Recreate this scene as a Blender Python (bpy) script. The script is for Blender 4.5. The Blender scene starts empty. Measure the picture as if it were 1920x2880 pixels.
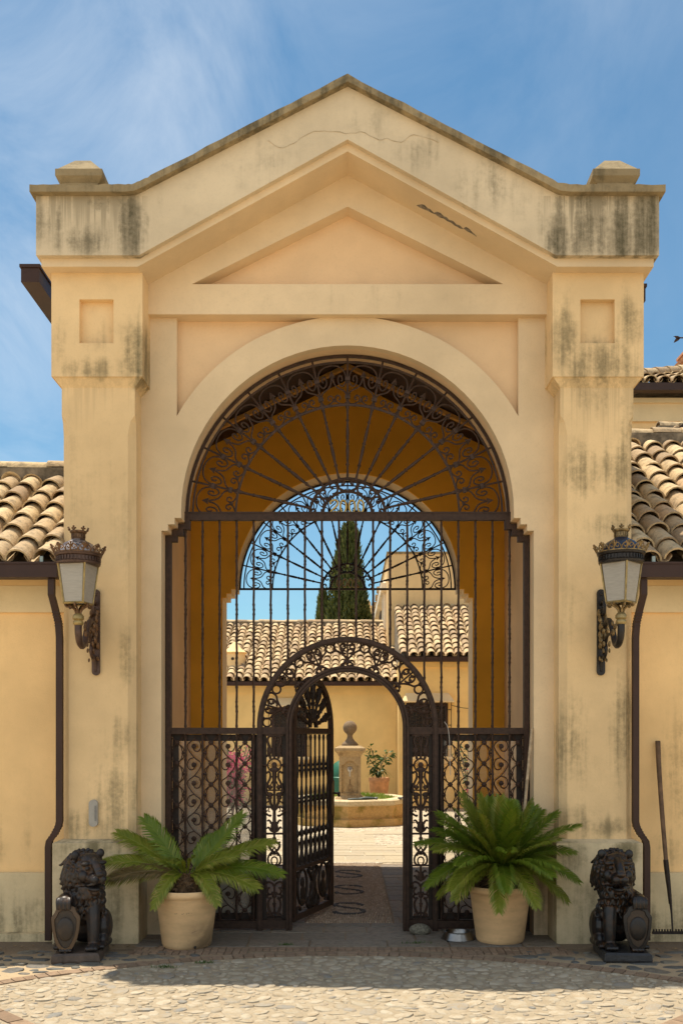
import bpy, math, random
from mathutils import Vector, Matrix, noise as mnoise

random.seed(7)
sc = bpy.context.scene
col = sc.collection
R = math.radians
PI = math.pi

# ------------------------------------------------------------------ camera, sky, sun, exposure
EYE, F, CX, HY = 1.6, 2688.0, 977.0, 2070.0      # eye height (m), focal length and vanishing point in 1920x2880 photo pixels
def at(px, py, Y):                                # photo pixel at a known distance -> world point
    return Vector(((px - CX) * Y / F, Y, EYE + (HY - py) * Y / F))
cam_d = bpy.data.cameras.new('camera'); cam = bpy.data.objects.new('camera', cam_d); col.objects.link(cam)
cam.location = (0, 0, EYE); cam.rotation_euler = (R(90), 0, 0)
cam_d.sensor_fit = 'VERTICAL'; cam_d.sensor_height = 36; cam_d.lens = 36 * F / 2880
cam_d.shift_x = (960 - CX) / 2880; cam_d.shift_y = (HY - 1440) / 2880
cam_d.clip_start = .1; cam_d.clip_end = 3000
sc.camera = cam

SX, SY = .172, .185                               # shadow shift (m right, m towards the viewer) per metre of height
sun_vec = Vector((-SX, SY, 1)).normalized()       # towards the sun
sun_d = bpy.data.lights.new('sun', 'SUN'); sun = bpy.data.objects.new('sun', sun_d); col.objects.link(sun)
sun_d.energy = 5.0; sun_d.angle = R(.53); sun_d.color = (1, .90, .74)
sun.rotation_euler = sun_vec.to_track_quat('Z', 'Y').to_euler()
sun.location = (-5, 5, 30)
world = bpy.data.worlds.new('World'); sc.world = world; world.use_nodes = True
nt = world.node_tree; nt.nodes.clear()
def wn(t, **k):
    n = nt.nodes.new(t)
    for a, b in k.items(): setattr(n, a, b)
    return n
out = wn('ShaderNodeOutputWorld'); bg = wn('ShaderNodeBackground'); sky = wn('ShaderNodeTexSky')
sky.sky_type = 'NISHITA'; sky.sun_disc = False
sky.sun_elevation = math.asin(sun_vec.z); sky.sun_rotation = math.atan2(sun_vec.x, sun_vec.y)
sky.air_density = 1.0; sky.dust_density = .35; sky.ozone_density = .7; sky.altitude = 0
tc = wn('ShaderNodeTexCoord'); mp = wn('ShaderNodeMapping')
sep = wn('ShaderNodeSeparateXYZ'); nt.links.new(tc.outputs['Generated'], sep.inputs[0])
def wmath(op, a, b=None):
    n = wn('ShaderNodeMath', operation=op)
    for i, v in enumerate((a, b)):
        if v is None: continue
        if isinstance(v, (int, float)): n.inputs[i].default_value = v
        else: nt.links.new(v, n.inputs[i])
    return n.outputs[0]
zc = wmath('MAXIMUM', wmath('ADD', sep.outputs[2], .12), .05)
cmb = wn('ShaderNodeCombineXYZ')                  # the cloud layer: a flat sheet seen from below
nt.links.new(wmath('DIVIDE', sep.outputs[0], zc), cmb.inputs[0])
nt.links.new(wmath('DIVIDE', sep.outputs[1], zc), cmb.inputs[1])
mp.inputs['Rotation'].default_value = (0, 0, R(35)); mp.inputs['Scale'].default_value = (1.9, .9, 1); mp.inputs['Location'].default_value = (-1.4, 3.3, 0)
nt.links.new(cmb.outputs[0], mp.inputs[0])
n1 = wn('ShaderNodeTexNoise'); n1.inputs['Scale'].default_value = 1.6; n1.inputs['Detail'].default_value = 9; n1.inputs['Roughness'].default_value = .6; n1.inputs['Distortion'].default_value = .7
n2 = wn('ShaderNodeTexNoise'); n2.inputs['Scale'].default_value = .9; n2.inputs['Detail'].default_value = 2
nt.links.new(mp.outputs[0], n1.inputs[0]); nt.links.new(cmb.outputs[0], n2.inputs[0])
r1 = wn('ShaderNodeMapRange'); r1.inputs[1].default_value = .36; r1.inputs[2].default_value = .68; nt.links.new(n1.outputs[0], r1.inputs[0])
# wisps gather towards the left of the view (west), the east stays clear
side = wn('ShaderNodeMapRange'); side.inputs[1].default_value = .60; side.inputs[2].default_value = -.42; side.inputs[3].default_value = .06; side.inputs[4].default_value = 1.0
nt.links.new(wmath('ADD', cmb.outputs[0], wmath('MULTIPLY', wmath('SUBTRACT', n2.outputs[0], .5), .9)), side.inputs[0])
# unseen bank of cloud added behind the viewer for brighter, more neutral fill
back = wn('ShaderNodeMapRange'); back.inputs[1].default_value = -.05; back.inputs[2].default_value = -.65; back.inputs[3].default_value = 0; back.inputs[4].default_value = .8
nt.links.new(sep.outputs[1], back.inputs[0])
cl = wmath('MAXIMUM', wmath('MULTIPLY', wmath('MULTIPLY', r1.outputs[0], side.outputs[0]), .85), wmath('MULTIPLY', back.outputs[0], wmath('ADD', n1.outputs[0], .35)))
mix = wn('ShaderNodeMixRGB'); nt.links.new(cl, mix.inputs[0]); tint = wn('ShaderNodeMixRGB', blend_type='MULTIPLY'); tint.inputs[0].default_value = 1; tint.inputs[2].default_value = (.69, .99, 1.02, 1); nt.links.new(sky.outputs[0], tint.inputs[1]); nt.links.new(tint.outputs[0], mix.inputs[1]); mix.inputs[2].default_value = (9.3, 9.5, 9.5, 1)
nt.links.new(mix.outputs[0], bg.inputs[0]); bg.inputs[1].default_value = .093
nt.links.new(bg.outputs[0], out.inputs[0])
sc.view_settings.view_transform = 'Standard'; sc.view_settings.look = 'None'; sc.view_settings.gamma = 1; sc.view_settings.exposure = .47
sc.view_settings.use_curve_mapping = False
sc.render.engine = 'CYCLES'
sc.cycles.max_bounces = 10; sc.cycles.diffuse_bounces = 6; sc.cycles.transparent_max_bounces = 16
sc.cycles.use_denoising = True
try: sc.cycles.denoiser = 'OPENIMAGEDENOISE'
except Exception: pass

# ------------------------------------------------------------------ mesh helpers
class MB:
    def __init__(s): s.v = []; s.f = []
    def add(s, vs, fs):
        o = len(s.v); s.v += [tuple(p) for p in vs]; s.f += [tuple(i + o for i in f) for f in fs]; return s
    def box(s, x0, x1, y0, y1, z0, z1):
        return s.add([(x0,y0,z0),(x1,y0,z0),(x1,y1,z0),(x0,y1,z0),(x0,y0,z1),(x1,y0,z1),(x1,y1,z1),(x0,y1,z1)],
                     [(0,3,2,1),(4,5,6,7),(0,1,5,4),(1,2,6,5),(2,3,7,6),(3,0,4,7)])
    def obox(s, c, ax, ay, az):                    # oriented box from half axes
        c = Vector(c); vs = []
        for k in (-1, 1):
            for a, b in ((-1,-1),(1,-1),(1,1),(-1,1)): vs.append(c + a*Vector(ax) + b*Vector(ay) + k*Vector(az))
        return s.add(vs, [(0,3,2,1),(4,5,6,7),(0,1,5,4),(1,2,6,5),(2,3,7,6),(3,0,4,7)])
    def frustum(s, x0, x1, y0, y1, z0, X0, X1, Y0, Y1, z1):
        return s.add([(x0,y0,z0),(x1,y0,z0),(x1,y1,z0),(x0,y1,z0),(X0,Y0,z1),(X1,Y0,z1),(X1,Y1,z1),(X0,Y1,z1)],
                     [(0,3,2,1),(4,5,6,7),(0,1,5,4),(1,2,6,5),(2,3,7,6),(3,0,4,7)])
    def prism(s, poly, y0, y1):                    # outline in x,z pushed along y
        n = len(poly); a = sum(poly[i][0]*poly[(i+1)%n][1] - poly[(i+1)%n][0]*poly[i][1] for i in range(n))
        if a < 0: poly = poly[::-1]
        vs = [(x, y0, z) for x, z in poly] + [(x, y1, z) for x, z in poly]
        return s.add(vs, [tuple(range(n)), tuple(range(2*n-1, n-1, -1))] + [(i, i+n, (i+1)%n+n, (i+1)%n) for i in range(n)])
    def slab(s, poly, z0, z1):                     # outline in x,y pushed along z
        n = len(poly); a = sum(poly[i][0]*poly[(i+1)%n][1] - poly[(i+1)%n][0]*poly[i][1] for i in range(n))
        if a < 0: poly = poly[::-1]
        vs = [(x, y, z0) for x, y in poly] + [(x, y, z1) for x, y in poly]
        return s.add(vs, [tuple(range(n-1, -1, -1)), tuple(range(n, 2*n))] + [(i, (i+1)%n, (i+1)%n+n, i+n) for i in range(n)])
    def xprism(s, poly, x0, x1):                   # outline in y,z pushed along x
        n = len(poly); a = sum(poly[i][0]*poly[(i+1)%n][1] - poly[(i+1)%n][0]*poly[i][1] for i in range(n))
        if a < 0: poly = poly[::-1]
        vs = [(x0, y, z) for y, z in poly] + [(x1, y, z) for y, z in poly]
        return s.add(vs, [tuple(range(n-1, -1, -1)), tuple(range(n, 2*n))] + [(i, (i+1)%n, (i+1)%n+n, i+n) for i in range(n)])
    def tube(s, pts, r, n=6, closed=False, flat=None, twist=0):
        pts = [Vector(p) for p in pts]; m = len(pts)
        rr = r if isinstance(r, (list, tuple)) else [r]*m
        T = []
        for i in range(m):
            a = pts[(i-1) % m] if (closed or i > 0) else pts[i]; b = pts[(i+1) % m] if (closed or i < m-1) else pts[i]
            d = b - a
            T.append(d.normalized() if d.length > 1e-9 else (T[-1] if T else Vector((0,0,1))))
        up = Vector((0,1,0)) if abs(T[0].y) < .9 else Vector((1,0,0))
        N = (up - T[0]*up.dot(T[0])).normalized(); vs = []
        for i in range(m):
            N = N - T[i]*N.dot(T[i]); N = N.normalized() if N.length > 1e-9 else T[i].orthogonal().normalized()
            B = T[i].cross(N)
            for k in range(n):
                a = 2*PI*(k + .5)/n + twist*i
                fy = flat if flat else 1
                vs.append(pts[i] + rr[i]*(math.cos(a)*N*fy + math.sin(a)*B))
        fs = []
        for i in range(m if closed else m-1):
            j = (i+1) % m
            for k in range(n): fs.append((i*n+k, i*n+(k+1)%n, j*n+(k+1)%n, j*n+k))
        if not closed: fs += [tuple(range(n-1,-1,-1)), tuple((m-1)*n+k for k in range(n))]
        return s.add(vs, fs)
    def lathe(s, prof, c=(0,0,0), n=16, axis=None, a0=0):  # prof [(r, h)] about z (or an axis vector)
        c = Vector(c); Z = Vector(axis).normalized() if axis else Vector((0,0,1))
        X = Z.orthogonal().normalized() if axis else Vector((1,0,0)); Y = Z.cross(X); vs = []
        for r, h in prof:
            for k in range(n):
                a = 2*PI*k/n + a0; vs.append(c + Z*h + (X*math.cos(a) + Y*math.sin(a))*max(r, 1e-5))
        m = len(prof); fs = [(i*n+k, i*n+(k+1)%n, (i+1)*n+(k+1)%n, (i+1)*n+k) for i in range(m-1) for k in range(n)]
        fs += [tuple(range(n-1,-1,-1)), tuple((m-1)*n+k for k in range(n))]
        return s.add(vs, fs)
    def ball(s, c, rx, ry=None, rz=None, n=10, m=6, rot=None):
        ry = rx if ry is None else ry; rz = rx if rz is None else rz; c = Vector(c); vs = []; fs = []
        for i in range(1, m):
            t = PI*i/m
            for k in range(n):
                a = 2*PI*k/n; p = Vector((rx*math.sin(t)*math.cos(a), ry*math.sin(t)*math.sin(a), -rz*math.cos(t)))
                vs.append(c + (rot @ p if rot else p))
        lo = Vector((0,0,-rz)); hi = Vector((0,0,rz))
        vs += [c + (rot @ lo if rot else lo), c + (rot @ hi if rot else hi)]; b = (m-1)*n
        for i in range(m-2):
            for k in range(n): fs.append((i*n+k, i*n+(k+1)%n, (i+1)*n+(k+1)%n, (i+1)*n+k))
        for k in range(n): fs += [(b, (k+1)%n, k), (b+1, (m-2)*n+k, (m-2)*n+(k+1)%n)]
        return s.add(vs, fs)
    def xf(s, M):
        s.v = [tuple(M @ Vector(p)) for p in s.v]; return s
    def build(s, name, mat, parent=None, smooth=None, loc=None):
        me = bpy.data.meshes.new(name); me.from_pydata(s.v, [], s.f); me.update()
        o = bpy.data.objects.new(name, me); col.objects.link(o)
        me.materials.append(mat)
        if smooth is not None:
            me.polygons.foreach_set('use_smooth', [True]*len(me.polygons))
            me.set_sharp_from_angle(angle=R(smooth))
        if parent: o.parent = parent
        if loc: o.location = loc
        return o

def cr(pts, k=5, closed=False):                    # Catmull-Rom curve through points
    P = [Vector(p) for p in pts]; n = len(P); o = []
    for i in range(n if closed else n-1):
        p1, p2 = P[i], P[(i+1)%n]
        p0 = P[(i-1)%n] if (closed or i > 0) else 2*p1 - p2
        p3 = P[(i+2)%n] if (closed or i < n-2) else 2*p2 - p1
        for j in range(k):
            t = j/k
            o.append(.5*((2*p1) + (p2-p0)*t + (2*p0-5*p1+4*p2-p3)*t*t + (3*p1-p0-3*p2+p3)*t**3))
    if not closed: o.append(P[-1])
    return o
def arc(cx, cz, r, a0, a1, n):                     # degrees, in x,z
    return [(cx + r*math.cos(R(a0 + (a1-a0)*i/n)), cz + r*math.sin(R(a0 + (a1-a0)*i/n))) for i in range(n+1)]
def tag(o, label=None, cat=None, group=None, kind=None):
    if label: o['label'] = label
    if cat: o['category'] = cat
    if group: o['group'] = group
    if kind: o['kind'] = kind
    return o
def thing(name, label, cat, loc=(0,0,0), rz=0, group=None):
    o = bpy.data.objects.new(name, None); col.objects.link(o); o.location = loc; o.rotation_euler = (0,0,rz); o.empty_display_size = .1
    return tag(o, label, cat, group)
def dup(o, parent=None):
    c = o.copy(); col.objects.link(c)
    if parent: c.parent = parent
    for ch in list(o.children): dup(ch, c)
    return c

# ------------------------------------------------------------------ materials
class NT:
    def __init__(s, name):
        s.m = bpy.data.materials.new(name); s.m.use_nodes = True; s.t = s.m.node_tree
        s.b = s.t.nodes['Principled BSDF']; s.o = s.t.nodes['Material Output']
    def n(s, t, **k):
        x = s.t.nodes.new(t)
        for a, b in k.items(): setattr(x, a, b)
        return x
    def l(s, a, b): s.t.links.new(a, b)
    def put(s, v, inp):
        if isinstance(v, (int, float)): inp.default_value = v
        elif isinstance(v, tuple): inp.default_value = v if len(v) == len(inp.default_value) else v + (1,)
        else: s.l(v, inp)
    def math(s, op, a, b=None, c=None, clamp=False):
        x = s.n('ShaderNodeMath', operation=op); x.use_clamp = clamp
        for i, v in enumerate((a, b, c)):
            if v is not None: s.put(v, x.inputs[i])
        return x.outputs[0]
    def pos(s): return s.n('ShaderNodeNewGeometry').outputs['Position']
    def obj(s): return s.n('ShaderNodeTexCoord').outputs['Object']
    def rnd(s): return s.n('ShaderNodeNewGeometry').outputs['Random Per Island']
    def map(s, v, scale=(1,1,1), loc=(0,0,0)):
        x = s.n('ShaderNodeMapping'); s.l(v, x.inputs[0]); x.inputs['Scale'].default_value = scale; x.inputs['Location'].default_value = loc; return x.outputs[0]
    def noise(s, v, scale, detail=4, rough=.55, dist=0):
        x = s.n('ShaderNodeTexNoise'); s.l(v, x.inputs['Vector']); x.inputs['Scale'].default_value = scale
        x.inputs['Detail'].default_value = detail; x.inputs['Roughness'].default_value = rough; x.inputs['Distortion'].default_value = dist; return x.outputs[0]
    def rng(s, v, a, b, c=0., d=1., smooth=False):
        x = s.n('ShaderNodeMapRange'); s.put(v, x.inputs[0])
        if smooth: x.interpolation_type = 'SMOOTHSTEP'
        for i, q in enumerate((a, b, c, d)): x.inputs[i+1].default_value = q
        return x.outputs[0]
    def mix(s, f, a, b, mode='MIX'):
        x = s.n('ShaderNodeMixRGB', blend_type=mode); s.put(f, x.inputs[0]); s.put(a, x.inputs[1]); s.put(b, x.inputs[2]); return x.outputs[0]
    def ramp(s, v, stops):
        x = s.n('ShaderNodeValToRGB'); s.put(v, x.inputs[0]); e = x.color_ramp.elements
        while len(e) < len(stops): e.new(.5)
        for i, (p, c) in enumerate(stops): e[i].position = p; e[i].color = c + (1,)
        return x.outputs[0]
    def bump(s, h, strength=.3, dist=.01):
        x = s.n('ShaderNodeBump'); s.l(h, x.inputs['Height']); x.inputs['Strength'].default_value = strength; x.inputs['Distance'].default_value = dist
        s.l(x.outputs[0], s.b.inputs['Normal'])
    def fin(s, color, rough=.8, metal=0., spec=None):
        s.put(color, s.b.inputs['Base Color']); s.put(rough, s.b.inputs['Roughness']); s.put(metal, s.b.inputs['Metallic'])
        if spec is not None: s.b.inputs['Specular IOR Level'].default_value = spec
        return s.m

def stucco(name, base, blobs=(), stain=(.098,.083,.048), grime=.18, streak=0., bumpy=.25, mottle=.10, zlow=None, ledges=()):
    t = NT(name); p = t.pos(); sp = t.n('ShaderNodeSeparateXYZ'); t.l(p, sp.inputs[0]); x, z = sp.outputs[0], sp.outputs[2]
    big = t.noise(p, .9, 4); mid = t.noise(p, 5, 6, .65); fine = t.noise(p, 55, 4, .7)
    dark = tuple(c*.80 for c in base[:3]); lite = tuple(min(1, c*1.08) for c in base[:3])
    c = t.mix(t.rng(big, .32, .68), dark, lite)
    c = t.mix(t.math('MULTIPLY', t.rng(mid, .45, .75), mottle*2.2), c, tuple(q*.68 for q in base[:3]))
    c = t.mix(t.math('MULTIPLY', t.rng(fine, .52, .72), .22), c, tuple(q*.72 for q in base[:3]))
    streakn = t.noise(t.map(p, (11, 11, .55)), 1.0, 6, .62)
    spot = t.noise(p, 24, 5, .75); wob = t.noise(t.map(p, (3.2, 3.2, 1.6)), 1.4, 4, .6)
    m = None
    for (cx, cz, rx, rz, s) in blobs:
        dx = t.math('MULTIPLY', t.math('SUBTRACT', x, cx), 1/rx); dz = t.math('MULTIPLY', t.math('SUBTRACT', z, cz), 1/rz)
        d = t.math('SQRT', t.math('ADD', t.math('MULTIPLY', dx, dx), t.math('MULTIPLY', dz, dz)))
        w = t.math('MULTIPLY', t.rng(t.math('ADD', d, t.math('MULTIPLY', t.math('SUBTRACT', wob, .5), 1.1)), 1.35, .05, 0, 1, True), s)
        m = w if m is None else t.math('MAXIMUM', m, w)
    if m is None: m = grime*.5
    else: m = t.math('MINIMUM', t.math('MULTIPLY', m, .95), .98)
    if zlow is not None: m = t.math('MAXIMUM', m, t.rng(z, zlow[1], zlow[0], 0, zlow[2], True))
    nz = t.math('ADD', t.math('MULTIPLY', streakn, .75), t.math('ADD', t.math('MULTIPLY', mid, .35), t.math('MULTIPLY', spot, .35)))
    f = t.math('MULTIPLY', t.rng(t.math('ADD', nz, t.math('MULTIPLY', m, .42)), .80, 1.14, 0, 1, True), t.math('ADD', t.math('MULTIPLY', m, .85), grime*.6), clamp=True)
    f = t.math('MULTIPLY', f, t.rng(t.math('ADD', t.math('MULTIPLY', streakn, .7), t.math('MULTIPLY', spot, .3)), .36, .60, .22, 1.0))
    for (zt, ln, x0, x1, s) in ledges:            # rain streaks running down from a ledge
        fall = t.math('MULTIPLY', t.rng(z, zt-ln, zt-.02, 0, 1), t.rng(z, zt+.004, zt-.004, 0, 1))
        thin = t.noise(t.map(p, (26, 26, .35)), 1.0, 5, .65)
        run = t.rng(t.math('ADD', thin, t.math('MULTIPLY', fall, .22)), .60, .76, 0, 1, True)
        band = t.math('MULTIPLY', t.rng(x, x0-.06, x0+.06), t.rng(x, x1+.06, x1-.06))
        f = t.math('MAXIMUM', f, t.math('MULTIPLY', t.math('MULTIPLY', run, band), t.math('MULTIPLY', t.math('ADD', t.math('MULTIPLY', fall, .8), .2), t.math('MULTIPLY', t.math('GREATER_THAN', fall, .001), s))))
    if streak: f = t.math('MAXIMUM', f, t.math('MULTIPLY', t.rng(streakn, .5, .72), streak))
    c = t.mix(f, c, stain)
    h = t.math('ADD', t.noise(p, 130, 3, .6), t.math('ADD', t.math('MULTIPLY', t.noise(p, 16, 3), 1.2), t.math('MULTIPLY', t.noise(t.map(p, (1,1,1.7)), 5, 4, .6, 1.0), 2.2)))
    t.bump(h, bumpy, .006)
    return t.fin(c, .92, spec=.2)
def plain(name, color, rough=.6, metal=0., var=.25, scale=18, bumpy=.0, spec=None, local=False):
    t = NT(name); p = t.obj() if local else t.pos()
    n = t.noise(p, scale, 5, .6)
    c = t.mix(t.rng(n, .35, .7), tuple(q*(1-var) for q in color), tuple(min(1, q*(1+var)) for q in color))
    if bumpy: t.bump(t.noise(p, scale*4, 4), bumpy, .01)
    return t.fin(c, rough, metal, spec)

CREAM = (.715, .55, .345); PEACH = (.77, .54, .315); OCHRE = (.88, .455, .05); WINGC = (.90, .605, .285)
M = {}
M['wall'] = stucco('cream_stucco', CREAM, [(-1.5,.3,.3,.5,.6),(1.55,.3,.3,.6,.6),(0,5.1,1.6,.15,.25)], grime=.12)
M['panel'] = stucco('peach_stucco', PEACH, grime=.05, mottle=.05)
M['parapet'] = stucco('weathered_stucco', (.66,.535,.36), [(-1.62,5.45,.16,.42,1.15),(-2.0,5.36,.42,.20,.85),(-2.25,5.5,.28,.32,.7),(-1.9,5.66,.55,.12,.8),
    (1.98,5.42,.52,.34,1.25),(1.66,5.34,.2,.2,1.2),(2.28,5.5,.25,.4,1.3),(1.95,5.66,.6,.14,1.0),(1.05,5.78,.42,.30,.62),(.55,6.02,.3,.2,.5),(1.35,5.6,.25,.25,.5),(.1,6.25,.3,.25,.35),(-.6,5.95,.5,.25,.3)], grime=.22, mottle=.18, ledges=[(5.70,.50,-2.4,-1.55,.50),(5.70,.55,1.5,2.4,.66)])
M['coping'] = stucco('lichen_coping', (.36,.275,.155), [(0,6.2,4,2,.7)], stain=(.10,.082,.048), grime=.5, bumpy=.6, mottle=.5)
M['pillar'] = stucco('pillar_stucco', (.78,.56,.30), [(-1.86,4.68,.45,.26,.35),(-1.62,4.55,.14,.36,1.1),(-1.95,4.44,.42,.14,.75),(-2.26,4.6,.1,.4,.6),
    (1.95,4.5,.44,.30,1.0),(1.68,4.65,.16,.4,.9),(2.2,4.8,.18,.36,.85),(2.05,4.25,.4,.25,.6),(2.1,3.7,.25,.3,.85),(1.85,3.65,.25,.3,.75),(2.05,3.25,.35,.15,.8),(2.2,3.95,.16,.5,.7),
    (-1.72,2.2,.1,.35,.7),(-1.75,1.6,.2,.3,.6),(-1.78,1.1,.3,.35,.75),(-2.05,.9,.35,.16,.7),(1.75,1.5,.18,.5,.85),(2.15,1.6,.14,.6,.95),(1.75,.95,.25,.25,.8),(2.1,.88,.3,.14,.9),(1.75,2.6,.12,.4,.5),(-2.0,3.6,.4,.6,.35),(-1.75,3.3,.2,.8,.35)],
    stain=(.135,.112,.058), grime=.15, mottle=.14, ledges=[(4.385,.45,-2.3,-1.6,.16),(4.385,.7,1.6,2.3,.30)])
M['plinth'] = stucco('plinth_plaster', (.68,.545,.335), [(-1.9,.74,.5,.14,1.0),(-1.75,.3,.25,.3,.95),(-2.15,.6,.15,.4,.6),(1.72,.66,.16,.2,1.1),(2.15,.7,.2,.16,1.1),(1.8,.3,.35,.4,.75),(2.2,.25,.2,.4,.6)],
    stain=(.20,.165,.09), grime=.3, mottle=.3, zlow=(0,.22,.6))
M['passage'] = stucco('ochre_passage_stucco', OCHRE, grime=.05, mottle=.06)
M['wing'] = stucco('apricot_wing_stucco', WINGC, [(-3.0,.7,.6,.4,.5),(2.75,1.3,.3,.7,.75),(2.5,.7,.2,.3,.6),(3.1,.8,.5,.5,.6)], grime=.12, stain=(.17,.12,.05))
M['frieze'] = stucco('frieze_stucco', (.84,.64,.36), grime=.06)
M['dado'] = stucco('dado_plaster', (.72,.57,.335), [(-3,.1,2,.35,.7),(3,.1,2,.35,.8)], grime=.3, mottle=.2, stain=(.15,.115,.06))
M['court'] = stucco('courtyard_stucco', (.90,.635,.265), [(-1,.2,5,.5,.4)], grime=.08, stain=(.3,.2,.08))
M['court_pale'] = stucco('tower_stucco', (.82,.58,.29), [(1.4,5.0,.5,.4,.5),(3,4.62,2,.14,.8),(2.5,5.3,.5,.5,.25)], grime=.06, stain=(.2,.14,.06))
M['white_trim'] = stucco('pale_trim', (.82,.74,.60), grime=.05)
M['iron'] = plain('brown_iron', (.046,.025,.016), .6, 0, .35, 30, .15, .25)
M['iron_dark'] = plain('dark_iron', (.026,.016,.011), .55, 0, .3, 30, .15, .3)
M['gold'] = plain('gilded_metal', (.50,.33,.09), .4, .7, .25, 40)
M['gutter'] = plain('brown_metal_gutter', (.044,.020,.013), .5, 0, .15, 6, 0, .3)
M['wood_dark'] = plain('dark_timber', (.035,.017,.013), .7, 0, .3, 14)
M['rafter'] = plain('ochre_painted_timber', (.55,.31,.08), .8, 0, .2, 10)
# ------------------------------------------------------------------ the gatehouse
YF, YC, YB = 7.68, 7.75, 8.05                    # front skin, wall core, back of the front wall
JX, AR, AZ, LZ = 1.494, 1.335, 3.404, 3.25       # jamb half width, arch radius, springing, top of the jambs
def opening(n=40):                               # right foot, jamb, three corbel steps, arch, left foot
    st = (JX - AR)/3; hz = (AZ - LZ)/3
    rt = [(JX, 0), (JX, LZ)]
    for k in range(3): rt += [(JX - st*(k+1), LZ + hz*k), (JX - st*(k+1), LZ + hz*(k+1))]
    return rt + arc(0, AZ, AR, 0, 180, n)[1:-1] + [(-x, z) for x, z in rt[::-1]]
gh = thing('gatehouse', 'cream stucco gatehouse with a stained gable and a tall arched gateway', 'gatehouse', (0, 7.5, 0))
def gpart(mb, name, mat, parent=None, **k):
    o = mb.build(name, mat, parent or gh, **k)
    if not parent: o.location = (0, -7.5, 0)
    return o
W = 2.18
core = [(-W, 0)] + [(-W, 5.1), (0, 6.2), (W, 5.1), (W, 0)] + opening()
fw = gpart(MB().prism([(-2.0,0),(-2.0,4.85),(0,5.84),(2.0,4.85),(2.0,0)] + opening(), YC, YB), 'front_wall', M['panel'])
RO = 1.57; BZ = 4.958; TZ = 5.198
aL = math.degrees(math.acos(1.37/RO)); aT = math.degrees(math.asin((BZ-AZ)/RO))
ringR = arc(0, AZ, RO, aL, aT, 16); ringL = [(-x, z) for x, z in ringR][::-1]
skin = [(-1.67,0),(-1.67,BZ),(-1.37,BZ)] + ringL[::-1] + ringR[::-1] + [(1.37,BZ),(1.67,BZ),(1.67,0)] + opening()
gpart(MB().prism(skin, YF, YC), 'arch_surround', M['wall'])
gpart(MB().box(-1.66, 1.66, 7.61, YC+.02, BZ, TZ), 'entablature_beam', M['wall'])
gpart(MB().prism([(-1.62,TZ),(-1.62,5.6),(0,6.35),(1.62,5.6),(1.62,TZ),(1.238,TZ),(0,5.816),(-1.238,TZ)], 7.61, YC), 'tympanum_frame', M['wall'])
def top_line(dz=0, ex=0):                        # profile of the parapet's top, left to right
    r = [(2.36+ex,5.70),(1.67,5.70),(1.60,5.708),(1.54,5.735),(1.48,5.768)]
    return [(-x, z+dz) for x, z in r] + [(0, 6.53+dz)] + [(x, z+dz) for x, z in r[::-1]]
par = gpart(MB().prism([(2.36,5.247),(1.58,5.247),(0,6.126),(-1.58,5.247),(-2.36,5.247)] + top_line(), 7.25, 7.9), 'gable_parapet', M['parapet'])
gpart(MB().prism([(2.335,5.185),(1.6,5.185),(0,6.066),(-1.6,5.185),(-2.335,5.185),(-2.335,5.4),(-1.5,5.45),(0,6.3),(1.5,5.45),(2.335,5.4)], 7.30, 7.91), 'cornice_moulding', M['wall'])
cop = MB(); tl = top_line(-.004, .03); tu = top_line(.05, .03)
random.seed(3)
def rough_line(L, a):
    o = []
    for i in range(len(L)-1):
        k = 14 if abs(L[i][0]-L[i+1][0]) > .5 else 3
        for j in range(k):
            t = j/k; x = L[i][0]+(L[i+1][0]-L[i][0])*t; z = L[i][1]+(L[i+1][1]-L[i][1])*t
            o.append((x, z + (random.uniform(-a, a) if 0 < i+j else 0)))
    return o + [L[-1]]
cop.prism(tl + rough_line(tu, .006)[::-1], 7.19, 7.95)
gpart(cop, 'coping', M['coping'], par) if False else gpart(cop, 'coping', M['coping'])
# crack and peeled render on the parapet and soffit
ck = MB()
for pl in ([(752,392),(790,415),(828,402),(870,372),(925,368),(980,376),(1020,370),(1060,392),(1090,390),(1130,402),(1160,380),(1230,396)],):
    pts = [at(x + random.uniform(-3,3), y + random.uniform(-3,3), 7.247) for x, y in pl]
    pts = cr(pts, 4); pts = [p + Vector((0,0,random.uniform(-.006,.006))) for p in pts]
    ck.tube(pts, [random.uniform(.0006,.0019) for _ in pts], 4)
gpart(ck, 'crack', plain('crack_dark', (.43,.335,.21), .9), None)
pe = MB()
def soff(x, y): return 6.066 - .5506*abs(x) - .004
random.seed(14)
for up, lo in (([(.545,7.50),(.575,7.452),(.60,7.447),(.622,7.462),(.645,7.455),(.668,7.474)], [(.69,7.486),(.66,7.492),(.63,7.489),(.60,7.503),(.57,7.505)]),
               ([(.68,7.468),(.70,7.442),(.725,7.438),(.745,7.452),(.765,7.444),(.79,7.458),(.82,7.452),(.85,7.468),(.875,7.462)], [(.90,7.476),(.885,7.492),(.86,7.485),(.835,7.495),(.805,7.484),(.78,7.492),(.75,7.483),(.72,7.497),(.695,7.485)]),
               ([(.905,7.468),(.92,7.432),(.945,7.44),(.965,7.455)], [(1.005,7.474),(.97,7.478),(.93,7.475)])):
    pp = [(x + random.uniform(-.004,.004), y + random.uniform(-.005,.005)) for x, y in up + lo]; nv = len(pp)
    pe.add([(x, y, soff(x, y)) for x, y in pp] + [(x, y, soff(x, y)+.012) for x, y in pp], [tuple(range(nv)), tuple(range(2*nv-1, nv-1, -1))] + [(i, i+nv, (i+1)%nv+nv, (i+1)%nv) for i in range(nv)])
gpart(pe, 'peeled_patch', plain('bare_mortar', (.20,.165,.125), .95, 0, .6, 30), None)
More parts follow.
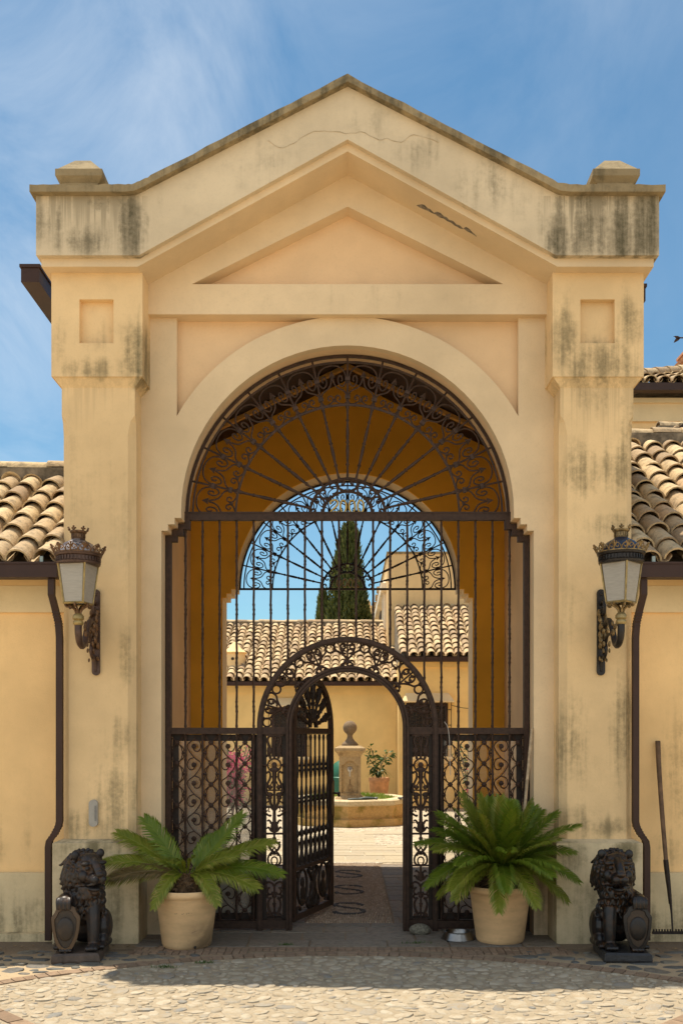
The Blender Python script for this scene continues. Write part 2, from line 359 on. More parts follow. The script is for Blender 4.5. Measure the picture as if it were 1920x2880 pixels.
# side pillars
for s in (-1, 1):
    def X(a, b): return (min(s*a, s*b), max(s*a, s*b))
    x0, x1 = X(1.655, 2.225)
    ch = .055
    sh = MB()
    def shaft_ring(z, c):
        return [(x0+c, 7.45, z), (x1-c, 7.45, z), (x1, 7.45+c, z), (x1, 8.6, z), (x0, 8.6, z), (x0, 7.45+c, z)]
    levels = [(.70, ch), (3.95, ch), (4.05, .035), (4.10, .002), (4.33, .002)]
    for z, c in levels: sh.v += shaft_ring(z, c)
    for i in range(len(levels)-1):
        for k in range(6): sh.f.append((i*6+k, i*6+(k+1)%6, (i+1)*6+(k+1)%6, (i+1)*6+k))
    p = gpart(sh, 'pillar', M['pillar'])
    a, b = X(1.605, 2.267); a2, b2 = X(1.66, 2.22)
    pl = MB().box(a, b, 7.35, 8.3, 0, .775); pl.frustum(a, b, 7.35, 8.3, .775, a2, b2, 7.44, 8.3, .797)
    q = gpart(pl, 'plinth', M['plinth'], p)
    # capital with a sunk square panel, small taper below
    a, b = X(1.585, 2.29); pa, pb = X(1.809, 2.073) if s < 0 else X(1.80, 2.065); z0, z1, q0, q1 = 4.383, 5.19, 4.642, 4.981
    cp = MB().box(a, pa, 7.40, 7.46, z0, z1).box(pb, b, 7.40, 7.46, z0, z1).box(pa, pb, 7.40, 7.46, z0, q0).box(pa, pb, 7.40, 7.46, q1, z1).box(a, b, 7.46, 8.6, z0, z1)
    cp.frustum(x0+.004, x1-.004, 7.452, 8.59, 4.31, a+.01, b-.01, 7.41, 8.59, 4.383)
    gpart(cp, 'capital', M['pillar'], p)
    # weathered cap stone on the parapet
    c0, c1 = X(1.88, 2.24)
    fb = MB().frustum(c0+.05, c1-.05, 7.37, 7.63, 5.73, c0+.04, c1-.04, 7.36, 7.64, 5.86)
    fb.frustum(c0+.035, c1-.035, 7.365, 7.645, 5.86, c0, c1, 7.33, 7.68, 5.90).box(c0, c1, 7.33, 7.68, 5.90, 5.952)
    fb.frustum(c0+.008, c1-.008, 7.338, 7.672, 5.952, c0+.12, c1-.12, 7.45, 7.56, 6.085)
    gpart(fb, 'cap_stone', M['coping'])
# covered passage behind the front wall
for s in (-1, 1):
    a, b = sorted((s*1.868, s*2.2))
    gpart(MB().box(a, b, YB, 11.4, 0, 5.0), 'side_wall', M['panel'])
bw = [(-2.2,0),(-2.2,4.9),(0,5.95),(2.2,4.9),(2.2,0)] + opening()
gpart(MB().prism(bw, 11.4, 11.43), 'back_wall', M['passage']); gpart(MB().prism(bw, 11.43, 11.85), 'back_wall_reveal', M['wall'])
gpart(MB().prism([(2.36,5.2),(1.7,4.95),(0,5.9),(-1.7,4.95),(-2.36,5.2)] + top_line(-.05), 11.86, 12.72), 'rear_gable', M['wall'])
rim = MB()
for a0, a1 in ((0, 180),):
    outer = arc(0, AZ, AR+.003, a0, a1, 40)
g_c = [(-2.45,4.66),(0,5.845),(2.45,4.66),(2.45,5.15),(0,6.40),(-2.45,5.15)]
gpart(MB().prism(g_c, 7.96, 11.85), 'timber_ceiling', M['wood_dark'])
rf = MB()
for s in (-1, 1): rf.prism([(0,5.83),(s*2.0,4.862),(s*2.0,4.815),(0,5.783)], 10.84, 10.90)
gpart(rf, 'rafter', M['rafter'])
for s in (-1, 1):                                # box gutters along the gatehouse eaves
    a, b, y0 = (-2.60, -2.455, 7.62) if s < 0 else (2.40, 2.475, 7.95)
    gpart(MB().box(a, b, y0, 12.4, 5.22, 5.335).box(a-.01, b+.01, y0-.01, 12.41, 5.335, 5.36), 'gutter', M['gutter'])

# ------------------------------------------------------------------ barrel tile roofs
def tile_mat(name, k=1.0):
    t = NT(name); p = t.pos(); r = t.rnd()
    c = t.ramp(r, [(0, (.62*k,.47*k,.27*k)), (.3, (.54*k,.40*k,.23*k)), (.6, (.45*k,.325*k,.19*k)), (.85, (.33*k,.23*k,.14*k)), (1, (.55*k,.37*k,.21*k))])
    n = t.noise(p, 14, 6, .7); n2 = t.noise(p, 60, 4, .7)
    c = t.mix(t.math('MULTIPLY', t.rng(n, .47, .66), .70), c, (.15,.115,.075))
    c = t.mix(t.math('MULTIPLY', t.rng(n2, .55, .72), .4), c, (.70,.62,.44))
    t.bump(t.math('ADD', n2, n), .5, .01)
    return t.fin(c, .9, spec=.2)
M['tile'] = tile_mat('clay_tile'); M['mortar'] = plain('ridge_mortar', (.20,.16,.11), .95, 0, .55, 9, .4)
def tile_rows(mb, x0, x1, y0, z0, y1, slope, pitch=.2, step=.27, r=.088, seg=8, ys=1, clipx=None):
    """columns of overlapping barrel tiles running up a slope; ys=+1 rises away from the viewer"""
    L = math.hypot(y1-y0, slope*(y1-y0)); th = math.atan(slope)
    su = Vector((0, math.cos(th), math.sin(th))); nu = Vector((0, -math.sin(th), math.cos(th)))
    nc = int(round((x1-x0)/pitch))
    for c in range(nc):
        cx = x0 + (c+.5)*pitch + random.uniform(-.011,.011)
        k = 0; s0 = -.03 + random.uniform(-.02,.02)
        while s0 < L:
            st = step*random.uniform(.92,1.08); s1 = min(s0 + st + .07, L + .03)
            jx = random.uniform(-.013,.013); jr = random.uniform(-.018,.018); lift = random.uniform(.016,.040)
            # cover tile
            vs = []
            for (ss, rr, up, xo) in ((s0, r*1.06, lift, jx), (s1, r*.86, 0, jx+jr)):
                for ri in (rr, rr-.014):
                    for a in range(seg+1):
                        an = PI*a/seg
                        vs.append(Vector((cx+xo,y0,z0)) + su*ss + nu*(up + ri*math.sin(an)*.95) + Vector((-ri*math.cos(an),0,0)))
            n = seg+1; fs = []
            for a in range(seg):
                fs += [(a, a+1, 2*n+a+1, 2*n+a), (n+a+1, n+a, 3*n+a, 3*n+a+1), (a+1, a, n+a, n+a+1)]
            fs += [(0, 2*n, 3*n, n), (n-1, 2*n-1, 4*n-1, 3*n-1)]
            mb.add(vs, fs)
            # pan tile between the columns
            px = cx + pitch/2; vs = []
            for ss, up in ((s0+.02, .016), (s1+.02, 0)):
                for a in range(5):
                    an = PI*a/4; vs.append(Vector((px,y0,z0)) + su*ss + nu*(up + .045 - .055*math.sin(an)) + Vector((-.06*math.cos(an),0,0)))
                for a in range(5):
                    an = PI*a/4; vs.append(Vector((px,y0,z0)) + su*ss + nu*(up + .033 - .055*math.sin(an)) + Vector((-.06*math.cos(an),0,0)))
            fs = []
            for a in range(4): fs += [(a, a+1, 10+a+1, 10+a), (a+1, a, 5+a, 5+a+1), (5+a+1, 5+a, 15+a, 15+a+1)]
            mb.add(vs, fs)
            s0 += st; k += 1
def ridge_tiles(mb, x0, x1, y, z, r=.10, L=.34):
    x = x0; k = 0
    while x < x1:
        l = L*random.uniform(.85,1.15); e = min(x+l+.04, x1); u = random.uniform(0,.02); seg = 8; vs = []
        for xx, rr in ((x, r*1.05), (e, r*.9)):
            for ri in (rr, rr-.015):
                for a in range(seg+1):
                    an = PI*a/seg; vs.append((xx, y - ri*math.cos(an), z + u + ri*math.sin(an)*.75))
        n = seg+1; fs = []
        for a in range(seg): fs += [(a, a+1, 2*n+a+1, 2*n+a), (a+1, a, n+a, n+a+1), (2*n+a, 2*n+a+1, 3*n+a+1, 3*n+a)]
        mb.add(vs, fs); x += l

# ------------------------------------------------------------------ the low wings on both sides
def wing(s, xin, xout, ridge_y, label):
    w = thing('wing_building', label, 'building', (s*3.2, 7.6, 0))
    inv = Vector((-s*3.2, -7.6, 0))
    def part(mb, name, mat, parent=None, **k):
        o = mb.build(name, mat, parent or w, **k)
        if not parent: o.location = inv
        return o
    a, b = sorted((s*xin, s*xout))
    sl = .64; ey, ez = 7.30, 2.93
    part(MB().box(a, b, 7.60, 8.6, .50, 2.58).box(a, b, 7.575, 8.6, 2.79, 2.90), 'wall', M['wing'])
    part(MB().box(a, b, 7.57, 8.55, 2.58, 2.79), 'frieze', M['frieze'])
    part(MB().box(a, b, 7.55, 8.6, 0, .52), 'dado', M['dado'])
    part(MB().box(a, b, 7.46, 7.56, -.02, .055), 'kerb', M['dado'])
    rz = ez + sl*(ridge_y-ey)
    rm = MB().xprism([(ey+.03,ez-.05),(ridge_y,rz-.06),(ridge_y+2.5,rz-1.6),(ridge_y+2.5,2.4),(ey+.03,2.90)], a, b)
    part(rm, 'roof_deck', M['mortar'])
    tm = MB(); tile_rows(tm, a, b, ey, ez, ridge_y-.12, sl, r=.09)
    rf = part(tm, 'roof', M['tile'], smooth=50)
    rd = MB(); rd.box(a, b, ridge_y-.13, ridge_y+.1, rz-.14, rz+.075)
    part(rd, 'ridge_mortar', M['mortar'], rf); r2 = MB(); ridge_tiles(r2, a, b, ridge_y-.02, rz+.07)
    part(r2, 'ridge_tiles', M['tile'], rf, smooth=50)
    # gutter with its downspout swinging in to the wall and out round the plinth
    gm = MB().box(a, b, 7.245, 7.37, 2.805, 2.905).box(a, b, 7.236, 7.25, 2.905, 2.92).box(a, b, 7.365, 7.38, 2.905, 2.92)
    gu = part(gm, 'gutter', M['gutter'])
    br = MB()
    for k in range(5):
        xx = s*(xin + .12 + .62*k); br.box(xx-.012, xx+.012, 7.25, 7.27, 2.92, 2.965)
    part(br, 'gutter_bracket', plain('zinc', (.35,.42,.40), .5, .4), gu)
    def spout(pts, hw):
        m = MB()
        for i in range(len(pts)-1):
            (x0,y0,z0),(x1,y1,z1) = pts[i], pts[i+1]
            m.add([(x0-hw,y0-hw,z0),(x0+hw,y0-hw,z0),(x0+hw,y0+hw,z0),(x0-hw,y0+hw,z0),(x1-hw,y1-hw,z1),(x1+hw,y1-hw,z1),(x1+hw,y1+hw,z1),(x1-hw,y1+hw,z1)],
                  [(0,1,2,3),(7,6,5,4),(0,4,5,1),(1,5,6,2),(2,6,7,3),(3,7,4,0)])
        return m
    xa = 2.215
    pts = [(s*(xa+.045),7.31,2.80),(s*(xa+.045),7.31,2.68),(s*(xa+.03),7.35,2.58),(s*(xa+.018),7.40,2.47),(s*(xa+.012),7.405,2.36),(s*(xa+.012),7.405,.94),(s*(xa+.02),7.405,.90),(s*(xa+.05),7.40,.84),(s*(xa+.088),7.40,.79),(s*(xa+.096),7.40,.74),(s*(xa+.096),7.40,.02)]
    dm = spout(pts, .0235)
    for zz in (.82,.84,.86,.88,.90,2.45,2.47,2.49,2.51,2.53,2.55):
        i = max(j for j in range(len(pts)-1) if pts[j][2] >= zz); t = (pts[i][2]-zz)/(pts[i][2]-pts[i+1][2])
        c = Vector(pts[i]).lerp(Vector(pts[i+1]), t); dm.box(c.x-.026, c.x+.026, c.y-.026, c.y+.026, zz-.004, zz+.004)
    part(dm, 'downspout', M['gutter'], gu)
    return w
random.seed(11)
wing(-1, 2.2, 5.6, 9.0, 'low tiled wing left of the gatehouse under blue sky')
wing(1, 2.2, 5.6, 10.0, 'low tiled wing right of the gatehouse with half its roof in shade')

# ------------------------------------------------------------------ taller house far behind the right wing
hb = thing('tiled_house', 'taller apricot house with tiled eaves showing above the right wing', 'house', (8, 14, 0))
def hpart(mb, name, mat, parent=None, **k):
    o = mb.build(name, mat, parent or hb, **k)
    if not parent: o.location = (-8, -14, 0)
    return o
HX = 4.1
hpart(MB().box(HX, 12, 14.0, 19, 0, 6.20), 'wall', M['wing'])
hpart(MB().box(HX, 12, 13.965, 14.3, 6.20, 6.46).box(HX-.02, 12, 13.93, 14.3, 6.46, 6.53), 'frieze', M['frieze'])
hpart(MB().box(HX-.25, 12, 13.68, 13.82, 6.555, 6.66), 'gutter', M['gutter'])
t = MB(); tile_rows(t, HX-.25, 8.2, 13.72, 6.67, 15.6, .45, r=.09)
# the hip: drop the tiles that lie beyond the hip line, add hip tiles along it
def cut_hip(mb, x0, y0, dx=.9):
    keep = []
    for f in mb.f:
        c = sum((Vector(mb.v[i]) for i in f), Vector())/len(f)
        if c.y - y0 <= (c.x - x0)*dx + .12: keep.append(f)
    mb.f = keep
cut_hip(t, HX-.25, 13.72)
rr = hpart(t, 'roof', M['tile'], smooth=50)
hm = MB(); p0 = Vector((HX-.22, 13.72, 6.74)); p1 = Vector((HX+1.95, 15.65, 7.63))
for k in range(9):
    a = p0.lerp(p1, k/9); b = p0.lerp(p1, (k+1.12)/9); hm.tube([a, b], [.105, .085], 10)
hpart(hm, 'hip_tiles', M['tile'], rr, smooth=50)
hpart(MB().add([(HX-.3,13.76,6.64),(12,13.76,6.64),(12,19,6.64),(HX-.3,19,6.64),(HX+1.7,15.6,7.46),(12,15.6,7.46),(HX+1.7,17.2,7.46),(12,17.2,7.46)],
    [(0,1,5,4),(0,4,6,3),(3,6,7,2),(4,5,7,6),(0,3,2,1),(1,2,7,5)]), 'roof_deck', M['mortar'])
# low roof link between the right wing and the house, with a raking gutter
lk = thing('link_roof', 'short tiled roof with a raking brown gutter above the right wing ridge', 'roof', (4.6, 12, 0))
def lpart(mb, name, mat, parent=None, **k):
    o = mb.build(name, mat, parent or lk, **k)
    if not parent: o.location = (-4.6, -12, 0)
    return o
t = MB(); tile_rows(t, 3.95, 5.6, 11.2, 4.85, 12.2, .62, r=.09)
lpart(MB().box(3.9, 7, 12.0, 12.3, 3.5, 5.50).box(3.9, 7, 11.25, 12.1, 3.5, 4.80), 'wall', M['mortar'])
rr = lpart(t, 'roof', M['tile'], smooth=50)
t = MB(); ridge_tiles(t, 3.92, 6, 12.1, 5.48); lpart(t, 'ridge_tiles', M['tile'], rr, smooth=50)
t = MB(); t.tube([at(1790,1232,11.0), at(1836,1222,11.0)], .06, 8); lpart(t, 'verge_tile', M['tile'], rr, smooth=50)
t = MB(); t.tube([at(1876,1240,10.9), at(1990,1150,10.9)], .062, 4); lpart(t, 'raking_gutter', M['gutter'])
t = MB()
for k in range(7): t.ball(at(1872+14*k, 1228-11*k, 11.0), .04, n=7, m=5)
lpart(t, 'verge_stones', M['tile'])
ch = thing('chimney', 'terracotta topped chimney of the taller house at the right edge of the photo', 'chimney', (5.95, 16, 7.3))
MB().box(-.3,.3,-.3,.3,-.4,.55).build('stack', M['wing'], ch)
t = MB().frustum(-.36,.36,-.36,.36,.55,-.40,.40,-.40,.40,.60).frustum(-.40,.40,-.40,.40,.60,-.30,.30,-.30,.30,.70).box(-.34,.34,-.34,.34,.70,.74)
t.build('cap', plain('terracotta', (.55,.26,.13), .85, 0, .3, 20, .2), ch)
wv = thing('weather_vane', 'dark iron weather vane with a forked leaf tail against the sky', 'weather vane', (6.05, 16, 8.0))
o0 = Vector((6.05,16,8.0)); tail = at(1912,950,16.0)
v = MB(); v.tube([Vector((0,0,0)), Vector((0,0,.7))], .015, 6); v.tube([Vector((.5,0,tail.z-8.0)), tail - o0], .012, 6); v.build('pole', M['iron'], wv)
v = MB()
for q in ([(1914,950),(1907,953),(1900,952),(1896,947),(1892,946),(1897,945),(1904,945),(1910,948)], [(1912,951),(1907,957),(1900,961),(1893,964),(1895,958),(1898,953),(1903,951),(1908,950)]):
    a = [at(x, y, 16.0) - o0 for x, y in q]; v.prism([(p.x, p.z) for p in a], -.006, .006)
v.build('tail', M['iron'], wv)
wr = MB(); wr.tube(cr([at(1917,1018,15.9), at(1893,1040,15.0), at(1868,1068,14.2)], 5), .006, 4)
tag(wr.build('guy_wire', M['iron']), 'thin wire slanting from the tiled eaves to the chimney', 'wire')
# ------------------------------------------------------------------ wrought iron
def fan_parts(parent, y=0., mat=M['iron'], frame_r=.014, gold=None):
    """fanlight grille in the plane y, centre at the origin (half circle above)"""
    RA = 1.318; n = 14; half = 90/n
    def pol(deg, r): return Vector((r*math.sin(R(deg)), y, r*math.cos(R(deg))))
    m = MB(); m.tube([pol(-90+180*i/72, RA) for i in range(73)], frame_r*1.1, 4); m.tube([pol(-90+180*i/72, RA-.047) for i in range(73)], frame_r*.75, 4)
    m.build('fan_rim', mat, parent, smooth=40)
    Rr = 1.285
    m = MB(); m.tube([pol(-90+180*i/60, Rr*.715) for i in range(61)], .011, 4); m.build('inner_ring', mat, parent, smooth=40)
    prof = [(.235,.020),(.26,.013),(.30,.011),(.325,.012),(.335,.020),(.345,.012),(.36,.014),(.42,.018),(.455,.016),(.467,.012),(.477,.021),(.487,.012),(.50,.016),(.54,.017),(.59,.013),(.605,.011),(.615,.018),(.625,.011),(.66,.012),(.69,.014),(.70,.021),(.712,.012)]
    base = MB(); base.tube([Vector((0,y,q*Rr)) for q, r in prof], [r*.84 for q, r in prof], 8)
    base.tube([Vector((0,y,.71*Rr)), Vector((0,y,RA))], .009, 5)
    for q in (.766,.88): base.box(-.021,.021,y-.014,y+.014,q*Rr-.014,q*Rr+.014)
    sp0 = None
    for k in range(1, n):
        a = -90 + 180*k/n
        if sp0 is None: sp = base.build('spoke', mat, parent, smooth=50); sp0 = sp
        else: sp = sp0.copy(); col.objects.link(sp); sp.parent = parent
        sp.rotation_euler = (0, R(a), 0)
    def cell():
        c = MB(); tr = .0070
        def path(pts, r=tr, sy=1):
            c.tube([pol(sy*a*half, q*Rr) for a, q, _ in cr([(a, q, 0) for a, q in pts], 4)], r, 5)
        for sgn in (-1, 1):
            path([(0,.972),(.35,.966),(.68,.945),(.84,.915),(.90,.885),(.85,.855),(.66,.835),(.45,.848),(.38,.878),(.48,.902),(.62,.898),(.65,.876),(.56,.868)], tr, sgn)
            path([(.96,.77),(.80,.80),(.55,.815),(.28,.83),(.12,.855),(.02,.895)], tr, sgn)
            path([(.97,.765),(.93,.738),(.78,.722),(.52,.722),(.26,.732),(.10,.748),(.14,.772),(.34,.778),(.46,.764),(.40,.750),(.30,.754)], tr*.95, sgn)
        c.add([pol(-.22*half, .893*Rr), pol(.22*half, .893*Rr), pol(0, .94*Rr), pol(0,.90*Rr)+Vector((0,-.012,0)), pol(0,.90*Rr)+Vector((0,.012,0))],
              [(0,3,2),(3,1,2),(0,2,4),(4,2,1),(0,4,3),(3,4,1)])
        c.tube([pol(-.10*half,.747*Rr), pol(.10*half,.747*Rr)], .016, 5)
        return c
    c0 = cell().build('scroll_panel', mat, parent, smooth=50)
    for k in range(n):
        o = c0 if k == 0 else c0.copy()
        if k: col.objects.link(o); o.parent = parent
        o.rotation_euler = (0, R(-90 + 180*(k+.5)/n), 0)
    m = MB()
    for q, r in ((.205,.012),(.312,.012)): m.tube([pol(-90+180*i/40, q) for i in range(41)], r, 5)
    m.build('hub_ring', mat, parent, smooth=40)
    m = MB()
    for k in range(5):
        a0 = -90 + 36*(k+.5)
        for sgn in (-1, 1):
            pts = [(17.5,.262),(14.5,.225),(8,.216),(2,.222)]
            m.tube([pol(a0+sgn*a, q) for a, q, _ in cr([(a,q,0) for a,q in pts], 4)], .0095, 5)
            pts = [(17.5,.262),(15.5,.292),(11,.302),(6.5,.294),(5.5,.276),(8.5,.266),(10.5,.276)]
            m.tube([pol(a0+sgn*a, q) for a, q, _ in cr([(a,q,0) for a,q in pts], 4)], .009, 5)
        if k < 4: m.tube([pol(a0+18-1.8,.262), pol(a0+18+1.8,.262)], .020, 5)
    m.build('hub_scrolls', mat, parent, smooth=50)
    d = MB()                                       # the year, in gilded numerals
    def numeral(x, pts, closed=False): d.tube([Vector((x+a, y-.016, b)) for a, b, _ in cr([(a,b,0) for a,b in pts], 5, closed)], .0085, 6, closed)
    numeral(-.105, [(-.032,.098),(-.038,.112),(-.022,.128),(.006,.132),(.024,.116),(.020,.092),(.0,.068),(-.024,.046),(-.034,.032),(-.018,.030),(.004,.036),(.026,.028),(.034,.040)])
    for x in (-.035,.037,.108): numeral(x, [(.024*math.cos(2*PI*i/12), .080+.051*math.sin(2*PI*i/12)) for i in range(12)], True)
    d.build('year_numerals', gold or M['gold'], parent, smooth=60)

GY = 7.86
gate = thing('iron_gate', 'tall brown wrought iron gate screen filling the front arch, its small door standing open', 'gate', (0, GY, 0))
I = M['iron']
fan = bpy.data.objects.new('fanlight', None); col.objects.link(fan); fan.parent = gate; fan.location = (0, 0, AZ)
fan_parts(fan)
MR = 1.644                                        # mid rail height
m = MB().box(-1.345, 1.345, -.025, .025, AZ-.032, AZ+.028); m.box(-1.35, 1.35, -.03, .03, AZ+.024, AZ+.034)
m.build('transom', I, gate)
for s in (-1, 1):                                 # stiles with the stepped heads that follow the corbels
    m = MB(); a, b = sorted((s*1.445, s*1.487)); m.box(a, b, -.03, .03, 0, 3.235)
    st = (JX-AR)/3; hz = .05
    for k in range(3):
        a, b = sorted((s*(JX - st*k - .004), s*(JX - st*(k+1) - .045))); z = 3.235 + hz*k
        m.box(a, b, -.0292+.0003*k, .0292-.0003*k, z-.04, z + .004)
        a, b = sorted((s*(JX - st*(k+1) - .006), s*(JX - st*(k+1) - .045))); m.box(a, b, -.0282+.0003*k, .0282-.0003*k, z, z+hz)
    m.build('stile', I, gate)
# small door arch
DW, DO, DC = .455, .742, 1.672
def arch_pts(r, z0=0., n=40): return [Vector((-r,0,z0))] + [Vector((r*math.cos(R(180-180*i/n)), 0, DC + r*math.sin(R(180-180*i/n)))) for i in range(n+1)] + [Vector((r,0,z0))]
def bar_arch(r0, r1, y0, y1, z0=0., n=40):
    a = [(p.x, p.z) for p in arch_pts(r0, z0, n)]; b = [(p.x, p.z) for p in arch_pts(r1, z0, n)]; m = MB(); k = len(a); vs = []
    for q in (a, b):
        for y in (y0, y1): vs += [(x, y, z) for x, z in q]
    m.v = vs; fs = []
    for i in range(k-1): fs += [(i, i+1, k+i+1, k+i), (2*k+i+1, 2*k+i, 3*k+i, 3*k+i+1), (i+1, i, 2*k+i, 2*k+i+1), (k+i, k+i+1, 3*k+i+1, 3*k+i)]
    m.f = fs + [(0, k, 3*k, 2*k), (k-1, 3*k-1, 4*k-1, 2*k-1)]; return m
m = bar_arch(DO-.045, DO, -.03, .03); m2 = bar_arch(DO-.035, DO-.01, -.04, -.03); m.add(m2.v, m2.f)
m.build('outer_arch', I, gate, smooth=30)
m = bar_arch(DW, DW+.05, -.03, .05)
for q in (bar_arch(DW+.006, DW+.022, -.042, -.03), bar_arch(DW+.03, DW+.046, -.046, -.03)): m.add(q.v, q.f)
m.build('door_frame', I, gate, smooth=30)
for s in (-1, 1):
    for u0, u1, y, z0, z1 in ((DO-.02, 1.47, .024, MR-.028, MR+.024), (DW+.048, DO-.04, .023, MR-.03, MR+.03), (DO-.02, 1.47, .024, .02, .085), (DW+.048, DO-.04, .023, .02, .09)):
        a, b = sorted((s*u0, s*u1)); MB().box(a, b, -y, y, z0, z1).build('rail', I, gate)
# vertical bars: square section, lightly twisted, with forged knots
def bar_mb(z0, z1):
    pts = []; rr = []; z = z0; i = 0
    while z < z1:
        k = (z % .20)/.20
        pts.append(Vector((0,0,z))); rr.append(.0098 + (.0032 if k < .06 or .18 < k < .24 or .36 < k < .42 else 0)); z += .0133; i += 1
    pts.append(Vector((0,0,z1))); rr.append(.0098)
    m = MB(); m.tube(pts, rr, 5, twist=.10); return m
cache = {}
for k in range(20):
    x = -1.33 + .14*k
    if abs(x) >= DO: z0 = .06
    else: z0 = DC + math.sqrt((DO-.006)**2 - x*x)
    key = round(z0, 3)
    if key not in cache:
        o = bar_mb(z0, AZ-.03).build('bar', I, gate, smooth=60); cache[key] = o
    else: o = cache[key].copy(); col.objects.link(o); o.parent = gate
    o.location = (x, 0, 0)
# scrollwork between the two small arches
def pol2(a, r): return Vector((r*math.sin(R(a)), 0, r*math.cos(R(a))))
def motif():
    c = MB(); r0 = DW+.05; r1 = DO-.045
    c.tube([pol2(0, r0), pol2(0, r1)], .008, 5)
    for s in (-1, 1):
        def path(p, r): c.tube([pol2(s*a, q) for a, q, _ in cr([(a,q,0) for a,q in p], 4)], r, 5, flat=1.2)
        path([(.5,r0+.045),(2.2,r0+.03),(4.2,r0+.02),(5.2,r0+.008),(4.0,r0+.004),(3.2,r0+.012)], .0085)
        path([(.3,r0+.05),(3,r0+.085),(6.0,r0+.115),(8.5,r0+.135),(9.3,r1-.02),(8.6,r1)], [.009]*21)
        path([(1.0,r0+.10),(3.0,r0+.105),(5.0,r0+.135),(4.6,r1-.02),(2.6,r1-.012),(1.6,r0+.15),(2.8,r0+.14)], .009)
        c.ball(pol2(s*3.6, r0+.137), .020, .012, .014, 8, 5); c.ball(pol2(s*2.0, r1-.022), .018, .010, .012, 8, 5); c.ball(pol2(s*2.0, r0+.035), .016, .012, .016, 8, 5)
    c.ball(pol2(0, r0+.03), .016, .014, .022, 8, 5)
    return c
def ringmb():
    c = MB(); cc = pol2(0, DO-.045-.036); c.tube([cc + Vector((.035*math.cos(2*PI*i/16), 0, .035*math.sin(2*PI*i/16))) for i in range(16)], .0085, 5, True); return c
m0 = g0 = None
for k in range(-3, 4):
    o = motif().build('arch_scroll', I, gate, smooth=60) if m0 is None else m0.copy()
    if m0 is None: m0 = o
    else: col.objects.link(o); o.parent = gate
    o.location = (0,0,DC); o.rotation_euler = (0, R(24.9*k), 0)
for k in range(8):
    o = ringmb().build('arch_ring', I, gate, smooth=60) if g0 is None else g0.copy()
    if g0 is None: g0 = o
    else: col.objects.link(o); o.parent = gate
    o.location = (0,0,DC); o.rotation_euler = (0, R(-86.6 + 24.75*k), 0)
# wide lower panels: rosette lattice and S-scroll strips between the bars
def rosette():
    c = MB(); n = 8
    c.lathe([(.010,-.016),(.012,-.013),(.007,-.010)], (0,0,0), 8, (0,1,0))
    for k in range(n):
        a = 2*PI*k/n; c.ball((.014*math.cos(a), -.006, .014*math.sin(a)), .0085, .006, .0085, 6, 4)
    c.ball((0,-.004,0), .013, .008, .013, 8, 5); return c
ros_mesh = rosette().build('rosette', I, None, smooth=60)
ros_src = ros_mesh.data; bpy.data.objects.remove(ros_mesh)
def add_ros(parent, x, z):
    o = bpy.data.objects.new('rosette', ros_src); col.objects.link(o); o.parent = parent; o.location = (x, -.006, z)
PZ0, PZ1 = .09, MR-.03
pr = .172; zr0 = 1.545
def lattice():
    c = MB(); z = zr0 + pr/2
    def clip(p): return [Vector((x,0,min(max(q,PZ0),PZ1))) for x, q, _ in p]
    for k in range(-1, 9):
        zc = zr0 - pr*k
        for s in (-1, 1):
            up = [(0,zc),(s*.030,zc-.035),(s*.043,zc-pr/2),(s*.030,zc-pr+.035),(0,zc-pr)]
            lo = [(s*.010,zc-.010),(s*.040,zc-.036),(s*.053,zc-.052),(s*.053,zc-.066),(s*.043,zc-pr/2),(s*.053,zc-pr+.066),(s*.053,zc-pr+.052),(s*.040,zc-pr+.036),(s*.010,zc-pr+.010)]
            for p in (up, lo):
                q = clip(cr([(a,b,0) for a,b in p], 3)); q = [v for i, v in enumerate(q) if i == 0 or (v-q[i-1]).length > 1e-4]
                if len(q) > 2: c.tube(q, .0046, 5)
            if PZ0 < zc-pr/2 < PZ1: c.tube([Vector((s*.036,0,zc-pr/2)), Vector((s*.060,0,zc-pr/2))], .010, 5)
    return c
def scroll():
    c = MB(); p = .1515; z0 = 1.515
    wave = []
    for k in range(0, 10):
        s = 1 if k % 2 == 0 else -1; zc = z0 - p*k
        if k == 0: wave.append((.02, PZ1))
        wave += [(0, zc+.060), (-s*.050, zc+.020), (-s*.050, zc-.022)]
        if zc - .035 > PZ0:
            sp = [(0,zc+.060),(s*.042,zc+.042),(s*.056,zc),(s*.040,zc-.036),(s*.012,zc-.040),(-s*.004,zc-.018),(0,zc)]
            c.tube([Vector((a,0,max(b,PZ0))) for a, b, _ in cr([(a,b,0) for a,b in sp], 4)], .0046, 5)
    w = [Vector((a,0,b)) for a, b, _ in cr([(a,b,0) for a,b in wave], 4) if b > PZ0]
    c.tube(w, .0046, 5); return c
lat0 = scr0 = None
for s in (-1, 1):
    for i, cx in enumerate((1.398, 1.26, 1.12, .98, .842)):
        if i % 2 == 0:
            if lat0 is None: o = lattice().build('lattice_strip', I, gate, smooth=60); lat0 = o
            else: o = lat0.copy(); col.objects.link(o); o.parent = gate
            for k in range(9):
                if zr0 - pr*k > PZ0+.02: add_ros(o, 0, zr0 - pr*k)
        else:
            if scr0 is None: o = scroll().build('scroll_strip', I, gate, smooth=60); scr0 = o
            else: o = scr0.copy(); col.objects.link(o); o.parent = gate
            for k in range(10):
                if 1.515 - .1515*k > PZ0+.03: add_ros(o, 0, 1.515 - .1515*k)
        o.location = (s*cx, .004, 0)
